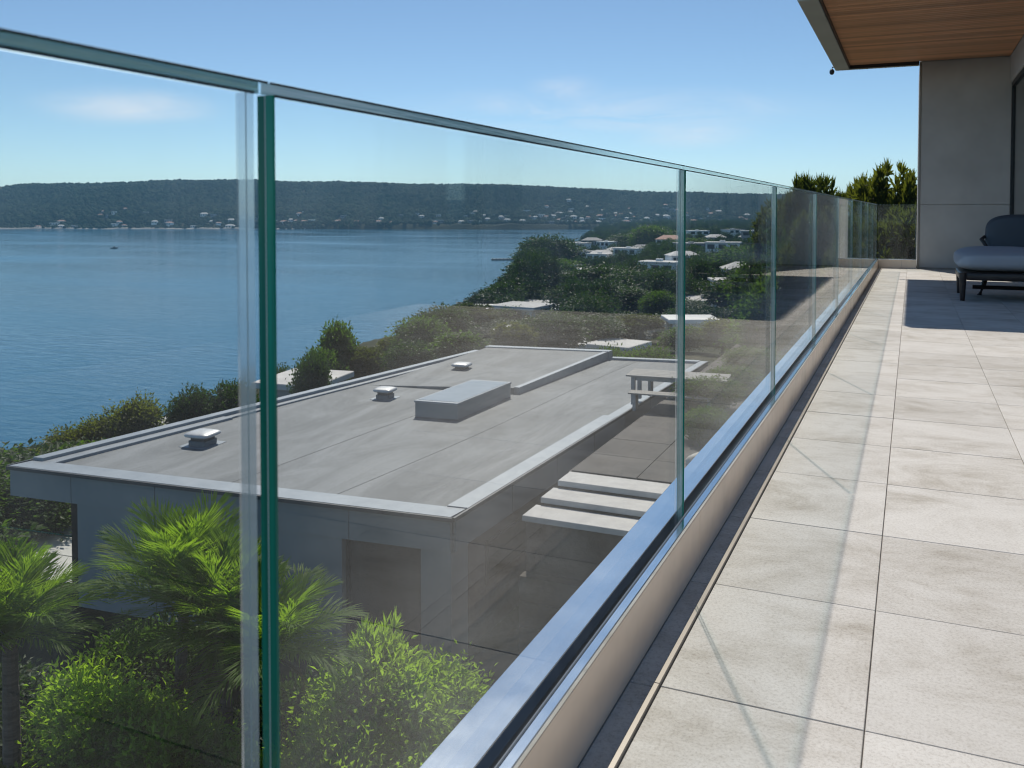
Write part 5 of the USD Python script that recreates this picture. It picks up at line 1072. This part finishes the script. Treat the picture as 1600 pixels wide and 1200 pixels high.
# the near slope and the headland
cand_d = np.exp(R3.uniform(math.log(80), math.log(1980), 26000)); cand_u = R3.uniform(-0.60, 0.50, 26000)
B_arr = np.array(BUILT)
cell = {}; pts = []
X, Y = c2w(cand_u * cand_d, cand_d); Z = ground(X, Y)
rc = np.interp(cand_d, COAST_D, COAST_R)
for x, y, z, u, d, c in zip(X, Y, Z, cand_u, cand_d, rc):
    if z < SEA + 1.3 or u * d < c + 5: continue
    step = 3.8 + min(d, 700) * 0.006
    key = (int(x // step), int(y // step), int(math.log(d) * 2))
    if key in cell: continue
    q = np.hypot(B_arr[:, 0] - x, B_arr[:, 1] - y)
    if np.any(q < B_arr[:, 2] + 2.0): continue
    # keep sight lines to the roofs on the slope
    cell[key] = 1; pts.append((x, y, z, d, u))
pts = np.array(pts)
pts = pts[(crest(pts[:, 4], pts[:, 3]) - pts[:, 2]) > 1.6]
HH = np.interp(pts[:, 3], [60, 130, 300, 700, 1900], [3.2, 5.2, 6.6, 8.0, 8.5]) * R3.choice([0.6, 0.85, 1.0, 1.25, 1.6], len(pts))
for hu, hd, htop, hw in SEEN:             # the houses stand in clearings that open towards the bay road
    m_ = (np.abs(pts[:, 4] - hu) < (hw * 0.55 + 1.0) / hd) & (pts[:, 3] < hd) & (pts[:, 3] > hd - 90)
    HH[m_] = np.minimum(HH[m_], np.maximum(1.05 + (htop - 1.9 - 1.05) * pts[m_, 3] / hd - pts[m_, 2], 1.6))
HH = np.minimum(HH, crest(pts[:, 4], pts[:, 3]) - pts[:, 2])
ok = HH > 0.9; pts, HH = pts[ok], HH[ok]
WW = np.interp(pts[:, 3], [60, 130, 300, 700, 1900], [3.2, 5.2, 6.6, 8.0, 8.5]) * R3.uniform(0.5, 0.68, len(pts))
near_protos = [(crown_at(foliage(40 + k, 130, 22, (0.13, 0.085), 0.36, 0.9, 0.5), 1.0, 0), mm) for k, mm in enumerate((M_WILD, M_WILD2, M_WILD, M_WILD2, M_LEAFDARK))]
instancer('woodland', near_protos, np.stack([pts[:, 0], pts[:, 1], pts[:, 2] + 0.1], 1), R3.choice(5, len(pts), p=[.28, .3, .2, .14, .08]), np.stack([WW, WW, HH / 1.8], 1), R3.uniform(0, 6.28, len(pts)))
# low ground cover on the near slope
cd = np.exp(R3.uniform(math.log(14), math.log(40), 5000)); cu = R3.uniform(-0.62, 0.5, 5000)
X, Y = c2w(cu * cd, cd); Z = ground(X, Y)
inside = ((X > -16.6) & (X < -0.2) & (Y > 1) & (Y < 30.6)) | ((X > -19.5) & (X < -13) & (Y > 11.8) & (Y < 21)) | ((X > -0.8) & (Y < 21.5))
ok = ~inside & (Z > SEA + 1.5) & ((Z + 1.2 < crest(cu, cd)) | (cu > 0.05) | (cd < 32))
X, Y, Z = X[ok][:1700], Y[ok][:1700], Z[ok][:1700]
ss = R3.uniform(0.5, 1.1, len(X))
instancer('ground_cover', [(foliage(60 + k, 60, 16, (0.20, 0.11), 0.45, 0.7, 0.4), mm) for k, mm in enumerate((M_LEAF, M_LEAFDARK, M_LEAFYEL))], np.stack([X, Y, Z - 0.15], 1), R3.choice(3, len(X), p=[.5, .35, .15]), np.stack([ss, ss, ss], 1), R3.uniform(0, 6.28, len(X)))

# ------------------------------------------------------------------ the air
haze = mat('sea_air', {'v': ('principled_volume', {'color': (0.32, 0.68, 1.0), 'density': 0.000085, 'anisotropy': 0.1})}, volume='v.volume')
single('haze', box(-5750, 5750, -5750, 5750, -47.0, 118.0), haze, None, kind='stuff')
